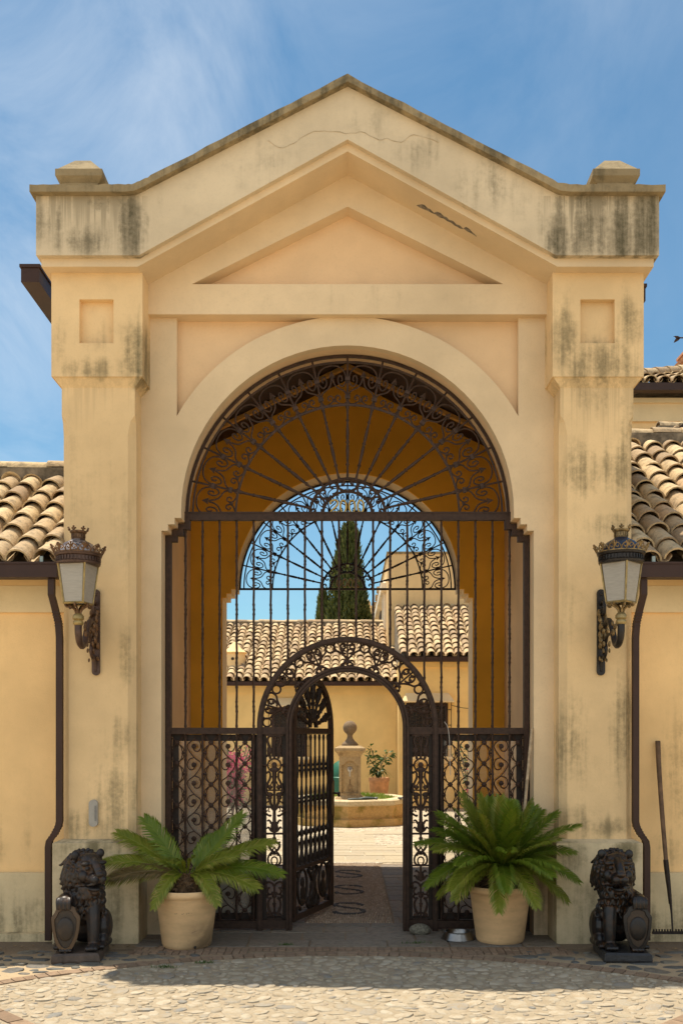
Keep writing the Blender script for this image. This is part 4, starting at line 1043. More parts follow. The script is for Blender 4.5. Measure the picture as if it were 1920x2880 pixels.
m = MB(); m.lathe([(.055,0),(.05,.012),(.02,.02),(.016,.07)], (0,-.167,.985), 12, (0,-1,0)); m.tube(cr([(0,-.22,.985),(0,-.30,.98),(0,-.315,.95),(0,-.315,.88),(0,-.315,.86)],4), .014, 8)
m.build('spout', plain('steel_spout', (.45,.42,.38), .3, .9, .1), fo, smooth=50)
m = MB()
for s in (-1, 1): m.tube(cr([(s*.012,-.168,.72),(s*.03,-.168,.64),(s*.05*(1 if s>0 else .5),-.168,.58),(s*.06*(1 if s>0 else .5),-.168,.555)],4), .005, 4)
m.tube([(0,-.168,.80),(0,-.168,.70)], .008, 5); m.build('water_stain', plain('drip_stain', (.20,.13,.07), .8), fo)
def turf():
    m = MB(); random.seed(31); o8 = octo(.90)
    for _ in range(5200):
        x, y = random.uniform(-.9,.9), random.uniform(-.9,.9)
        if max(x*math.cos(R(-92+22.5+45*k)) + y*math.sin(R(-92+22.5+45*k)) for k in range(8)) > .80 or (abs(x) < .29 and abs(y) < .29): continue
        if y < -.15 - .5*x and x < .3 and y < -.2: continue
        a = random.uniform(0, PI); w = .007; h = random.uniform(.03,.065); lx, ly = random.uniform(-.02,.02), random.uniform(-.02,.02); z = .425 + .05*max(0, min(1, (y+.3)))
        m.add([(x-w*math.cos(a),y-w*math.sin(a),z),(x+w*math.cos(a),y+w*math.sin(a),z),(x+lx,y+ly,z+h)], [(0,1,2)])
    return m
def leaf_mat(name, a, b, trans=.25, tip=None, local=False):
    t = NT(name); r = t.rnd(); p = t.pos(); c = t.mix(r, a, b); c = t.mix(t.math('MULTIPLY', t.rng(t.noise(p, 2.2, 4), .4, .7), .5), c, tuple(q*.6 for q in a))
    t.fin(c, .5, spec=.35)
    tl = t.n('ShaderNodeBsdfTranslucent'); t.l(c, tl.inputs[0]); mx = t.n('ShaderNodeMixShader'); mx.inputs[0].default_value = trans
    t.l(t.b.outputs[0], mx.inputs[1]); t.l(tl.outputs[0], mx.inputs[2]); t.l(mx.outputs[0], t.o.inputs[0]); return t.m
M['turf'] = leaf_mat('bright_turf', (.15,.26,.03), (.26,.36,.06), .2)
g = turf().build('turf', M['turf'], fo); g['kind'] = 'stuff'
hz = thing('garden_hose_gun', 'dark hose nozzle lying on the fountain rim below the pillar', 'hose nozzle', (FX+.16, FY-.94, .485))
m = MB(); m.tube([(-.02,0,.0),(.12,.02,.015),(.28,.03,.012)], [.022,.03,.02], 7); m.tube([(.05,0,.0),(-.1,-.03,.0),(-.2,-.02,-.005)], [.02,.024,.016], 7); m.build('body', plain('dark_rubber', (.03,.045,.04), .5), hz, smooth=60)
m = MB(); m.lathe([(.018,0),(.024,.02),(.024,.05),(.016,.06)], (.27,.03,.013), 8, (1,0,0)); m.build('nozzle', plain('grey_plastic', (.12,.13,.13), .4), hz, smooth=50)
sn = thing('drain_cap', 'small dark cap lying at the right corner of the fountain rim', 'cap', (FX+.93, FY-.56, .473)); m = MB(); m.lathe([(.07,0),(.075,.012),(.06,.022),(.0,.024)], (0,0,0), 12); m.build('cap_disc', plain('black_plastic', (.02,.02,.02), .4), sn, smooth=40)
gc = thing('compost_bin', 'rounded green plastic bin behind the fountain pillar', 'bin', (-.06, 19.7, 0))
m = MB(); m.lathe([(.31,0),(.325,.05),(.325,.75),(.30,.77),(.30,.80),(.28,.92),(.21,1.04),(.10,1.11),(0,1.12)], (0,0,0), 24); m.build('bin_body', plain('green_plastic', (.014,.125,.07), .5, 0, .1, 6), gc, smooth=40)
# potted plant by the far wall
def pot_prof(r0, r1, h, t=.025, lip=.02): return [(r0*.0,0),(r0,0),(r0+(r1-r0)*.85,h-.085),(r1,h-.075),(r1+lip,h-.06),(r1+lip,h-.015),(r1+lip-.008,h),(r1-.005,h),(r1-t,h-.02),(r1-t-.02,h-.10),(0,h-.105)]
pt = thing('terracotta_pot', 'orange terracotta pot by the far courtyard wall', 'flower pot', (.68, 20.6, 0))
m = MB(); m.lathe([(.15,0),(.16,.02),(.215,.52),(.225,.53),(.225,.60),(.215,.605),(.19,.60),(.18,.55),(0,.55)], (0,0,.10), 24); m.build('pot_body', plain('orange_terracotta', (.52,.26,.12), .85, 0, .25, 8, .2), pt, smooth=40)
def leafy(mb, base, stems, leaf, spread, n, up=.3):
    for _ in range(n):
        p = random.choice(stems); d = Vector((random.gauss(0,1), random.gauss(0,1), random.gauss(up,.8))).normalized(); c = Vector(p) + d*random.uniform(0, spread)
        L = leaf*random.uniform(.6,1.25); sd = d.cross(Vector((random.gauss(0,1),random.gauss(0,1),random.gauss(0,1)))).normalized()*L*.22; nz = d.cross(sd).normalized()*L*.06
        mb.add([c, c + d*L*.5 + sd + nz, c + d*L - Vector((0,0,L*.25)), c + d*L*.5 - sd + nz], [(0,1,2),(0,2,3)])
M['leaf'] = leaf_mat('bush_leaf', (.045,.085,.02), (.10,.15,.03), .25); M['stem'] = plain('brown_stem', (.12,.085,.05), .9)
pp_ = thing('pot_plant', 'leafy green plant growing in the orange terracotta pot', 'plant', (.66, 20.6, .68)); random.seed(41)
m = MB(); stp = []
for dx, h in ((-.10,.66),(-.15,.5),(.12,.55)):
    c = cr([(0,0,-.03),(dx*.5,-.02,h*.5),(dx*1.6,-.05,h)], 5); m.tube(c, .009, 5); stp += c[3:]
m.build('stem', M['stem'], pp_)
m = MB(); leafy(m, 0, stp, .13, .10, 120, .1)
for k in range(26):
    a = random.uniform(0, 6.28); L = random.uniform(.2,.36); c = cr([(0,0,0),(math.cos(a)*L*.5,math.sin(a)*L*.5,.16),(math.cos(a)*L,math.sin(a)*L,.02)], 4)
    for i in range(len(c)-1):
        w = .016*(1-i/len(c)); nn = Vector((-math.sin(a),math.cos(a),0)); m.add([c[i]-nn*w, c[i]+nn*w, c[i+1]+nn*w*.8, c[i+1]-nn*w*.8], [(0,1,2,3)])
m.build('foliage', M['leaf'], pp_)
# houses round the court
def window(parent, wall_y, cx, z0, z1, w, inv):
    def wp(mb, name, mat, par=None):
        o = mb.build(name, mat, par or parent)
        if not par: o.location = inv
        return o
    a, b = cx-w/2, cx+w/2
    f = wp(MB().box(a+.05, b-.05, wall_y-.006, wall_y+.02, z0, z1), 'window', plain('dark_window', (.02,.014,.012), .25))
    wp(MB().box(a+.05, a+.11, wall_y-.03, wall_y-.007, z0, z1).box(b-.11, b-.05, wall_y-.03, wall_y-.007, z0, z1).box(a+.11, b-.11, wall_y-.03, wall_y-.007, z1-.07, z1).box(cx-.03, cx+.03, wall_y-.029, wall_y-.008, z0, z1-.07), 'frame', M['wood_dark'], f)
    m = MB().frustum(a-.06, b+.06, wall_y-.30, wall_y, z1+.04, a+.04, b-.04, wall_y-.10, wall_y, z1+.22).box(a-.07, b+.07, wall_y-.32, wall_y, z1+.01, z1+.04)
    wp(m, 'window_hood', M['frieze'])
    m = MB().box(a-.04, b+.04, wall_y-.27, wall_y, z0-.06, z0).frustum(a+.02, b-.02, wall_y-.12, wall_y, z0-.16, a, b, wall_y-.24, wall_y, z0-.06)
    wp(m, 'window_sill', M['frieze'])
    m = MB(); n = int(w/.12)
    for k in range(n+1): x = a + w*k/n; m.tube([(x, wall_y-.24, z0), (x, wall_y-.24, z1+.01)], .008, 5)
    for zz in (z0+.25, (z0+z1)/2+.1, z1-.15): m.tube([(a, wall_y-.24, zz), (b, wall_y-.24, zz)], .008, 5); m.tube([(a, wall_y-.24, zz), (a, wall_y, zz)], .008, 5); m.tube([(b, wall_y-.24, zz), (b, wall_y, zz)], .008, 5)
    wp(m, 'window_grille', M['iron_dark'])
random.seed(17)
ch_ = thing('courtyard_house', 'low ochre house with a long tiled roof across the courtyard', 'house', (-3, 22.2, 0)); inv = Vector((3, -22.2, 0))
def cpart(mb, name, mat, parent=None, **k):
    o = mb.build(name, mat, parent or ch_, **k)
    if not parent: o.location = inv
    return o
cpart(MB().box(-9, 1.13, 22.2, 27, -.05, 2.60), 'wall', M['court']); cpart(MB().box(-9, 1.12, 22.17, 22.4, 2.60, 2.78), 'frieze', M['court'])
cpart(MB().box(-9, 1.0, 21.88, 22.0, 2.755, 2.845), 'gutter', M['gutter'])
t = MB(); tile_rows(t, -6.0, 1.2, 21.9, 2.87, 25.3, .49, r=.088); rf = cpart(t, 'roof', M['tile'], smooth=50)
cpart(MB().xprism([(21.95,2.82),(25.4,4.48),(27.2,3.6),(27.2,2.765),(21.95,2.765)], -9, 1.13), 'roof_deck', M['mortar'])
cpart(MB().box(-6, 1.13, 25.22, 25.5, 4.40, 4.62), 'ridge_mortar', M['mortar'], rf); t = MB(); ridge_tiles(t, -6, 1.13, 25.36, 4.60); cpart(t, 'ridge_tiles', M['tile'], rf, smooth=50)
window(ch_, 22.2, -1.35, 1.12, 2.26, .92, inv)
chm = MB(); chm.lathe([(.25,0),(.25,.50),(.285,.51),(.295,.535),(.25,.56),(.15,.64),(.06,.76),(.0,.79)], (-2.68,22.75,3.05), 20)
co = cpart(chm, 'roof_chimney', M['court_pale'], smooth=40)
cpart(MB().lathe([(.036,0),(.036,.01),(0,.011)], (-2.70,22.503,3.42), 10, (0,-1,0)), 'vent_hole', M['iron_dark'], co)
c2 = thing('taller_courtyard_house', 'ochre house with a higher tiled eave and a caged window right of the fountain', 'house', (3, 21.1, 0)); inv2 = Vector((-3, -21.1, 0))
def dpart(mb, name, mat, parent=None, **k):
    o = mb.build(name, mat, parent or c2, **k)
    if not parent: o.location = inv2
    return o
dpart(MB().box(1.135, 7, 21.2, 24.4, -.05, 3.12), 'wall', M['court']); dpart(MB().box(1.13, 7, 21.165, 21.5, 3.12, 3.24), 'frieze', M['court'])
dpart(MB().box(1.18, 7, 20.88, 21.0, 3.235, 3.335), 'gutter', M['gutter'])
t = MB(); tile_rows(t, 1.14, 5.2, 20.92, 3.36, 23.6, .53, r=.09); rf = dpart(t, 'roof', M['tile'], smooth=50)
dpart(MB().xprism([(20.97,3.30),(24,4.86),(24.3,3.25),(20.97,3.245)], 1.16, 7), 'roof_deck', M['mortar'])
window(c2, 21.2, 1.76, 1.15, 2.33, 1.02, inv2)
wc = MB(); wc.tube(cr([(2.28,20.93,2.27),(2.55,21.1,2.22),(2.9,21.18,2.2)],4), .009, 4); dpart(wc, 'cable', M['iron_dark'])
tw = thing('tower_house', 'tall plain rendered tower block rising behind the higher tiled roof', 'tower', (2.5, 23.7, 0)); inv3 = Vector((-2.5, -23.7, 0))
def tpart(mb, name, mat, parent=None, **k):
    o = mb.build(name, mat, parent or tw, **k)
    if not parent: o.location = inv3
    return o
tpart(MB().box(1.0, 7, 23.7, 40, 0, 6.12), 'wall', M['court_pale']); tpart(MB().box(.97, 7.03, 23.67, 40, 6.12, 6.17), 'coping', M['coping'])
tpart(MB().box(.86, 1.0, 24.6, 40, 5.35, 5.55), 'string_course', M['white_trim'])
for k in range(9): tpart(MB().box(.80, 1.0, 26.2+1.5*k, 26.5+1.5*k, 5.55, 5.70), 'eaves_bracket', M['tile'])
m = MB(); m.box(.93,.999,24.9,25.05,4.0,5.2).box(.93,.999,25.85,26.0,4.0,5.2); m.add(*(lambda q: (q.v, q.f))(MB().xprism(arc(25.45,5.2,.55,0,180,14) + arc(25.45,5.2,.40,180,0,14), .93, .999))); m.box(.88,1.0,24.85,26.05,3.9,4.0)
aw = tpart(m, 'arched_window', M['white_trim']); tpart(MB().xprism([(25.05,4.0),(25.85,4.0)] + arc(25.45,5.2,.40,0,180,12), .985, .996), 'pane', plain('brown_glass', (.30,.22,.12), .3), aw)  # pane in an even brown
tpart(MB().box(.97, .999, 28.2, 29.6, 3.6, 5.3), 'slot_window', M['wood_dark'])
sh = thing('side_house', 'narrow building with a tiled verge receding between the cypress and the tower', 'house', (.9, 34, 0)); inv4 = Vector((-.9,-34,0))
def spart(mb, name, mat, parent=None, **k):
    o = mb.build(name, mat, parent or sh, **k)
    if not parent: o.location = inv4
    return o
spart(MB().box(.80, 1.6, 41, 58, 0, 7.2), 'wall', M['wing']); spart(MB().box(.74, .80, 41, 58, 6.0, 6.4), 'moulding', M['frieze'])
t = MB()
for k in range(14): t.ball((.72, 41.5+1.15*k, 7.35), .30, .55, .22, 7, 5)
spart(t, 'roof', M['tile'], smooth=60)
# cypresses
def cypress(name_loc, H, r, label, n, seed):
    c = thing('cypress_tree', label, 'tree', name_loc, 0, 'cypresses behind the courtyard roof'); random.seed(seed)
    MB().lathe([(.16,0),(.12,H*.4),(.03,H*.95)], (0,0,0), 8).build('trunk', M['stem'], c, smooth=60)
    m = MB(); lob = [(random.uniform(0, 6.28), random.uniform(.1,.95), random.uniform(.5,1.0)) for _ in range(60)]
    for _ in range(n):
        if random.random() < .8:
            a, h, q = random.choice(lob); a += random.gauss(0,.26); h = min(.99, max(.03, h + random.gauss(0,.035)))
            rr = r*min(1, 1.25*(1-h)**.46 + .04)*min(1, .55 + h*2.2)*(.36 + .82*q)*random.uniform(.75,1.05)
        else:
            a = random.uniform(0, 6.28); h = random.uniform(.02,.985); rr = r*min(1, 1.25*(1-h)**.55 + .05)*min(1,.55 + h*2.2)*random.uniform(.35,.85)
        p = Vector((rr*math.cos(a), rr*math.sin(a), h*H)); d = Vector((math.cos(a)*.35 + random.gauss(0,.2), math.sin(a)*.35 + random.gauss(0,.2), 1)).normalized(); L = random.uniform(.07,.19); sd = d.cross(Vector((random.gauss(0,1),random.gauss(0,1),.1))).normalized()*L*.24
        m.add([p - d*L*.3, p + sd, p + d*L, p - sd], [(0,1,2,3)])
    m.build('crown', M['cypress'], c); return c
M['cypress'] = leaf_mat('cypress_leaf', (.055,.078,.018), (.15,.165,.042), .25)
cypress((.04, 32, 0), 8.75, .78, 'tall dark green cypress rising behind the courtyard roof', 30000, 51)
cypress((-.80, 32.6, 0), 6.7, .40, 'short slim cypress at the left foot of the tall one', 6000, 52)
# flowering shrubs at the sides of the court
M['pink'] = leaf_mat('pink_bracts', (.72,.04,.20), (.85,.12,.32), .35)
def shrub(name, label, loc, h, rad, nleaf, npink, seed):
    s = thing(name, label, 'shrub', loc); random.seed(seed); m = MB(); stp = []
    for k in range(12):
        a = random.uniform(0, 6.28); q = random.uniform(.3,1)*rad; c = cr([(0,0,0),(q*.4*math.cos(a),q*.4*math.sin(a),h*.5),(q*math.cos(a),q*math.sin(a),h*random.uniform(.7,1))], 6); m.tube(c, .012, 5); stp += c[2:]
    m.build('stem', M['stem'], s); m = MB(); leafy(m, 0, stp, .10, .22, nleaf); m.build('foliage', M['leaf'], s)
    m = MB(); leafy(m, 0, [p for p in stp if p.z > h*.2 and p.z < h*.85], .085, .26, npink); m.build('flowers', M['pink'], s)
shrub('bougainvillea', 'pink flowering bougainvillea left of the fountain seen through the gate panel', (-2.3, 19.2, 0), 1.45, .55, 700, 1900, 61)
shrub('oleander', 'sparse green shrub with a few pink flowers right of the fountain', (2.55, 19.6, 0), 1.55, .45, 380, 40, 62)
# ------------------------------------------------------------------ wall lanterns
def lantern(s, x, out, label, metal, dome, trim, frame, glass, zoff=0):
    L = thing('wall_lantern', label, 'lantern', (x, 7.448, 2.406 + zoff)); L.rotation_euler = (0,0,R(0))
    Z0 = 2.406; z = lambda q: q - Z0; yo = -out
    m = MB(); hw, hh = .031, .335                                  # back plate with round ends
    m.prism([(hw*math.cos(R(a)), hh-hw+hw*math.sin(R(a))) for a in range(0,181,20)] + [(hw*math.cos(R(a)), -hh+hw+hw*math.sin(R(a))) for a in range(180,361,20)], -.022, -.001)
    m.ball((0,-.022,hh-.04), .012, n=8, m=5); m.ball((0,-.022,-hh+.04), .012, n=8, m=5); m.build('back_plate', metal, L, smooth=40)
    m = MB()                                                        # swan arm and scrolled bracket
    m.tube(cr([(0,yo,z(2.41)),(0,yo,z(2.35)),(0,yo+.03,z(2.29)),(0,yo+.10,z(2.262)),(0,yo+.165,z(2.30)),(0,yo+.23,z(2.40)),(0,yo+.31,z(2.47)),(0,yo+.40,z(2.46)),(0,-.06,z(2.40)),(0,-.015,z(2.34))], 5), [.027 - .0002*i for i in range(46)], 8)
    m.tube(cr([(0,-.02,z(2.62)),(0,-.08,z(2.64)),(0,-.12,z(2.60)),(0,-.10,z(2.54)),(0,-.06,z(2.56)),(0,-.07,z(2.59))], 4), .014, 6)
    m.tube(cr([(0,-.02,z(2.30)),(0,-.09,z(2.33)),(0,-.15,z(2.30)),(0,-.16,z(2.24)),(0,-.11,z(2.20)),(0,-.08,z(2.235))], 4), .013, 6)
    m.tube(cr([(0,-.02,z(2.12)),(0,-.05,z(2.20)),(0,-.12,z(2.26)),(0,-.20,z(2.36)),(0,yo+.20,z(2.36))], 4), .012, 6)
    m.build('arm', metal, L, smooth=60)
    m = MB(); random.seed(70)                                       # cast leaves on the bracket
    for (yy, zz, rr) in ((-.05,2.55,.03),(-.08,2.50,.028),(-.12,2.45,.026),(-.06,2.44,.030),(-.07,2.38,.032),(-.10,2.34,.028),(-.05,2.30,.026),(-.14,2.40,.022),(-.18,2.30,.020),(-.17,2.25,.016),(-.05,2.20,.02),(yo+.12,2.36,.024),(yo+.10,2.40,.022),(yo+.14,2.43,.02),(-.13,2.18,.014)):
        for q in (-1, 1): m.ball((q*random.uniform(.012,.024), yy, z(zz)), rr*.55, rr*.8, rr*1.2, 7, 5, Matrix.Rotation(random.uniform(-.8,.8), 3, 'X'))
    m.build('bracket_leaves', trim, L, smooth=60)
    m = MB(); m.lathe([(.030,z(2.405)),(.038,z(2.415)),(.038,z(2.43)),(.030,z(2.44)),(.041,z(2.45)),(.041,z(2.47)),(.030,z(2.485)),(.024,z(2.49))], (0,yo,0), 14); m.build('collar', frame, L, smooth=40)
    m = MB()                                                        # four curled struts under the glass
    for k in range(6):
        a = PI/6 + PI/3*k; u = Vector((math.cos(a), math.sin(a), 0)); c = Vector((0,yo,0))
        m.tube(cr([c+u*.014+Vector((0,0,z(2.485))), c+u*.028+Vector((0,0,z(2.52))), c+u*.065+Vector((0,0,z(2.547))), c+u*.095+Vector((0,0,z(2.553))), c+u*.085+Vector((0,0,z(2.535))), c+u*.07+Vector((0,0,z(2.538)))], 4), .0085, 5)
    m.build('strut', trim, L, smooth=60)
    rot = R(-57) if s > 0 else R(-90)
    def hexa(r, zz): return [Vector((r*math.cos(rot + PI/2*k), yo + r*math.sin(rot + PI/2*k), zz)) for k in range(4)]
    b, t_ = hexa(.106, z(2.562)), hexa(.148, z(2.845))
    g = None
    for k in range(4):
        j = (k+1) % 4; m = MB(); q = [b[k].lerp(b[j], .06), b[k].lerp(b[j], .94), t_[k].lerp(t_[j], .94), t_[k].lerp(t_[j], .06)]
        c = sum(q, Vector())/4; nn = (q[1]-q[0]).cross(q[3]-q[0]).normalized()*.004
        m.add([p - nn for p in q] + [p + nn*.0 for p in q], [(3,2,1,0),(4,5,6,7),(0,1,5,4),(1,2,6,5),(2,3,7,6),(3,0,4,7)]); m.build('glass_pane', glass, L)
    m = MB()
    for k in range(4): m.tube([b[k], t_[k]], .0075, 5); m.tube([b[k], b[(k+1)%4]], .009, 5); m.tube([t_[k], t_[(k+1)%4]], .008, 5)
    m.build('glazing_frame', frame, L, smooth=40)
    m = MB(); m.lathe([(.142,z(2.838)),(.156,z(2.842)),(.160,z(2.855)),(.153,z(2.862)),(.153,z(2.893)),(.165,z(2.899)),(.170,z(2.912)),(.165,z(2.922)),(.14,z(2.925))], (0,yo,0), 32)
    for k in range(40):
        a = 2*PI*k/40; m.obox((.156*math.cos(a), yo+.156*math.sin(a), z(2.878)), (.004*math.cos(a),.004*math.sin(a),0), (-.0055*math.sin(a),.0055*math.cos(a),0), (0,0,.013))
    m.build('cornice_ring', metal, L, smooth=40)
    m = MB(); n = 12                                                # openwork gallery of leaf scrolls
    for k in range(n):
        a0 = 2*PI*k/n; w = 2*PI/n
        def gp(u, v): a = a0 + u*w; r = .166 + .030*v; return Vector((r*math.cos(a), yo + r*math.sin(a), z(2.918) + .055*v))
        m.tube(cr([gp(-.5,.0),gp(-.42,.5),(gp(-.2,.8)),gp(-.08,.5),gp(-.22,.3),gp(-.3,.5)], 3), .0045, 4); m.tube(cr([gp(.5,.0),gp(.42,.5),(gp(.2,.8)),gp(.08,.5),gp(.22,.3),gp(.3,.5)], 3), .0045, 4)
        m.tube(cr([gp(-.14,.05),gp(0,.55),gp(0,1.05)], 3), .006, 4); m.tube([gp(-.02,.5),gp(-.18,.98)], .004, 4); m.tube([gp(.02,.5),gp(.18,.98)], .004, 4); m.ball(gp(0,.98), .009, n=6, m=4)
        m.tube([gp(-.5,.02), gp(0,.02), gp(.5,.02)], .006, 4)
    m.build('gallery', trim, L, smooth=60)
    m = MB(); m.lathe([(.142,z(2.92)),(.138,z(2.945)),(.122,z(2.975)),(.098,z(2.998)),(.070,z(3.012)),(.054,z(3.022)),(.046,z(3.03))], (0,yo,0), 28); m.build('dome', dome, L, smooth=50)
    m = MB(); m.lathe([(.047,z(3.026)),(.050,z(3.03)),(.046,z(3.036)),(.046,z(3.066)),(.056,z(3.072)),(.062,z(3.082)),(.060,z(3.088)),(.04,z(3.088))], (0,yo,0), 24)
    for k in range(18): a = 2*PI*k/18; m.obox((.048*math.cos(a), yo+.048*math.sin(a), z(3.051)), (.003*math.cos(a),.003*math.sin(a),0), (-.004*math.sin(a),.004*math.cos(a),0), (0,0,.013))
    for k in range(6):
        a = 2*PI*k/6 + .3; u = Vector((math.cos(a), math.sin(a), 0)); v = Vector((-u.y,u.x,0)); c = Vector((0,yo,z(3.085))) + u*.060
        m.ball(c + Vector((0,0,.012)) + u*.004, .010, n=6, m=5); m.ball(c + Vector((0,0,.026)) + u*.009, .008, n=6, m=5)
        for q in (-1, 1): m.ball(c + v*.013*q + Vector((0,0,.015)) + u*.005, .007, n=6, m=4)
    m.build('crown', trim, L, smooth=50)
    return L
def glass_lamp(name):
    t = NT(name); p = t.obj(); n = t.noise(t.map(p, (8,8,60)), 2, 3)
    t.bump(n, .25, .003); t.b.inputs['Transmission Weight'].default_value = .25; return t.fin(t.mix(t.rng(n, .3,.7), (.40,.365,.31), (.50,.46,.395)), .32)
M['frost'] = glass_lamp('frosted_glass')
def peel_dome():
    t = NT('peeling_silver_dome'); p = t.obj(); n = t.noise(p, 9, 4, .6); f = t.rng(n, .50, .54); t.put(t.mix(f, (.42,.36,.33), (.06,.035,.028)), t.b.inputs['Base Color']); t.put(t.math('MULTIPLY', t.math('SUBTRACT', 1., f), .7), t.b.inputs['Metallic']); t.b.inputs['Roughness'].default_value = .38; return t.m
lantern(1, -1.954, .50, 'brown bronze wall lantern with a peeling silvery dome left of the gate', plain('bronze_brown', (.085,.048,.035), .45, .4, .3, 30, .2, local=True), peel_dome(), plain('rusty_gilt', (.16,.085,.04), .5, .5, .45, 40, .2, local=True), plain('old_brass', (.34,.24,.09), .45, .5, .25, 30, local=True), M['frost'])
lantern(-1, 1.968, .56, 'black and gold wall lantern with a dark blue dome right of the gate', plain('black_iron', (.022,.018,.016), .4, .4, .3, 30, .2, local=True), plain('navy_dome', (.018,.028,.055), .3, .3, .2, 12, local=True), plain('dull_gold', (.24,.165,.075), .45, .6, .5, 40, .2, local=True), plain('old_brass_frame', (.33,.24,.10), .45, .5, .25, 30, local=True), M['frost'])

# ------------------------------------------------------------------ seated lions with shields
def remesh(mb, name, mat, parent, vox=.006, sm=2):
    o = mb.build(name + '_raw', mat, None)
    r = o.modifiers.new('r', 'REMESH'); r.mode = 'VOXEL'; r.voxel_size = vox
    if sm: q = o.modifiers.new('s', 'SMOOTH'); q.factor = .5; q.iterations = sm
    bpy.context.view_layer.update(); dg = bpy.context.evaluated_depsgraph_get()
    me = bpy.data.meshes.new_from_object(o.evaluated_get(dg)); me.name = name
    bpy.data.objects.remove(o)
    me.polygons.foreach_set('use_smooth', [True]*len(me.polygons))
    n = bpy.data.objects.new(name, me); col.objects.link(n); n.parent = parent; return n
def bronze(name, dark, warm, rough):
    t = NT(name); g = t.n('ShaderNodeNewGeometry'); n = t.noise(t.obj(), 14, 5, .65); pt_ = g.outputs['Pointiness']
    f = t.math('ADD', t.rng(pt_, .50, .44), t.math('MULTIPLY', t.rng(n, .5, .7), .5), clamp=True)
    c = t.mix(t.math('MULTIPLY', f, .75), dark, warm); t.bump(t.noise(t.obj(), 60, 4), .25, .004)
    return t.fin(c, rough, 0., .4)
def lion(loc, rz, mirror, yaw, label, mats):
    body_m, shield_m, base_m = mats
    Ln = thing('lion_statue', label, 'statue', loc, rz)
    X = (lambda x: -x) if mirror else (lambda x: x)
    V = lambda x, y, z: Vector((X(x), y, z))
    b = MB()
    def E(x, y, z, rx, ry, rz_, n=12, m=8): b.ball(V(x,y,z), rx, ry, rz_, n, m)
    def Tb(p, r, n=14): b.tube(cr([V(*q) for q in p], 4), r if not isinstance(r, tuple) else [r[0] + (r[1]-r[0])*i/(4*(len(p)-1)) for i in range(4*(len(p)-1)+1)], n)
    E(0,.10,.21,.13,.12,.14); E(0,.05,.33,.115,.11,.15); E(.01,-.05,.42,.115,.095,.13)
    for s in (-1, 1):
        E(s*.148,.05,.20,.066,.125,.13); E(s*.152,-.02,.12,.045,.075,.05); E(s*.152,-.075,.088,.042,.07,.028)
        for k in range(4): E(s*.14 - .03 + .02*k,-.135,.083,.012,.022,.018)
    Tb([(.085,-.08,.44),(.095,-.115,.32),(.10,-.135,.20),(.10,-.14,.10)], (.058,.038)); E(.10,-.165,.09,.048,.06,.030)
    for k in range(4): E(.10 - .034 + .0225*k,-.215,.085,.0125,.024,.020)
    Tb([(-.06,-.04,.44),(-.10,-.10,.42),(-.10,-.17,.425),(-.085,-.215,.435)], (.056,.044)); E(-.085,-.225,.43,.054,.042,.042)
    for k in range(4): Tb([(-.085 - .040 + .0265*k,-.235,.45),(-.085 - .041 + .027*k,-.262,.425),(-.085 - .040 + .0265*k,-.262,.375)], (.0165,.012), 8)
    E(-.075,-.19,.088,.05,.06,.028)
    for k in range(4): E(-.075 - .034 + .0225*k,-.24,.083,.0125,.022,.018)
    Tb([(0,.20,.10),(.12,.20,.085),(.18,.10,.082),(.175,0,.082),(.165,-.06,.085)], (.022,.024)); E(.165,-.08,.09,.03,.045,.026)
    # head: skull, long muzzle, brows, jaw, ears
    H = Vector((X(.05), -.075, .625)); Ry = Matrix.Rotation(yaw, 3, 'Z'); HS = 1.22
    def hp(x, y, z): return H + Ry @ Vector((x*HS, y*HS, z*HS))
    def HE(x, y, z, rx, ry, rz_): b.ball(hp(x,y,z), rx*HS, ry*HS, rz_*HS, 14, 9, Ry)
    def HT(p, r, n=8):
        q = cr([hp(*a) for a in p], 4); b.tube(q, [HS*(r[0] + (r[1]-r[0])*i/(len(q)-1)) for i in range(len(q))], n)
    HE(0,-.025,.02,.076,.080,.085); HE(0,-.105,-.035,.050,.055,.036); HT([(0,-.075,.062),(0,-.12,.042),(0,-.158,.006)], (.028,.026)); HE(0,-.166,-.004,.027,.016,.016)
    HE(0,-.098,-.098,.036,.045,.016); HE(0,-.10,-.118,.026,.028,.018)
    for s in (-1, 1):
        HE(s*.024,-.148,-.036,.026,.024,.022); HE(s*.050,-.080,.052,.034,.026,.015); HE(s*.044,-.092,.024,.017,.012,.010); HE(s*.058,-.068,-.02,.030,.034,.036)
        HT([(s*.010,-.156,-.050),(s*.034,-.146,-.062),(s*.054,-.110,-.070)], (.010,.007)); HE(s*.080,-.005,.098,.026,.016,.028)
    # mane: a full mass behind the face and close-lying wavy locks
    HE(0,.045,-.01,.108,.080,.118); b.ball(V(.035,-.03,.50), .122,.112,.13, 14, 9); b.ball(hp(0,-.005,-.115), .095,.085,.09, 12, 8)
    random.seed(80 if mirror else 81)
    for ring, (rad, y0, L) in enumerate(((.082,-.030,.055),(.100,.0,.065),(.112,.035,.070),(.108,.075,.075))):
        n = 18 + 2*ring
        for k in range(n):
            a = 2*PI*(k + .5*ring)/n; ca, sa = math.cos(a), math.sin(a)
            st = Vector((rad*ca, y0, rad*sa*1.04 - .002)); dr = Vector((ca*.25, .35, -.85 if sa < .55 else -.25)).normalized(); w = Vector((-sa, 0, ca))*random.choice((-1,1))*.011
            p = [st + Vector((0,-.004,.010)), st + dr*L*.35 + w, st + dr*L*.7 - w*.8, st + dr*L*1.05 + w*.5]
            q = cr([hp(*v) for v in p], 3); b.tube(q, [.0165*(1 - .45*i/(len(q)-1)) for i in range(len(q))], 6)
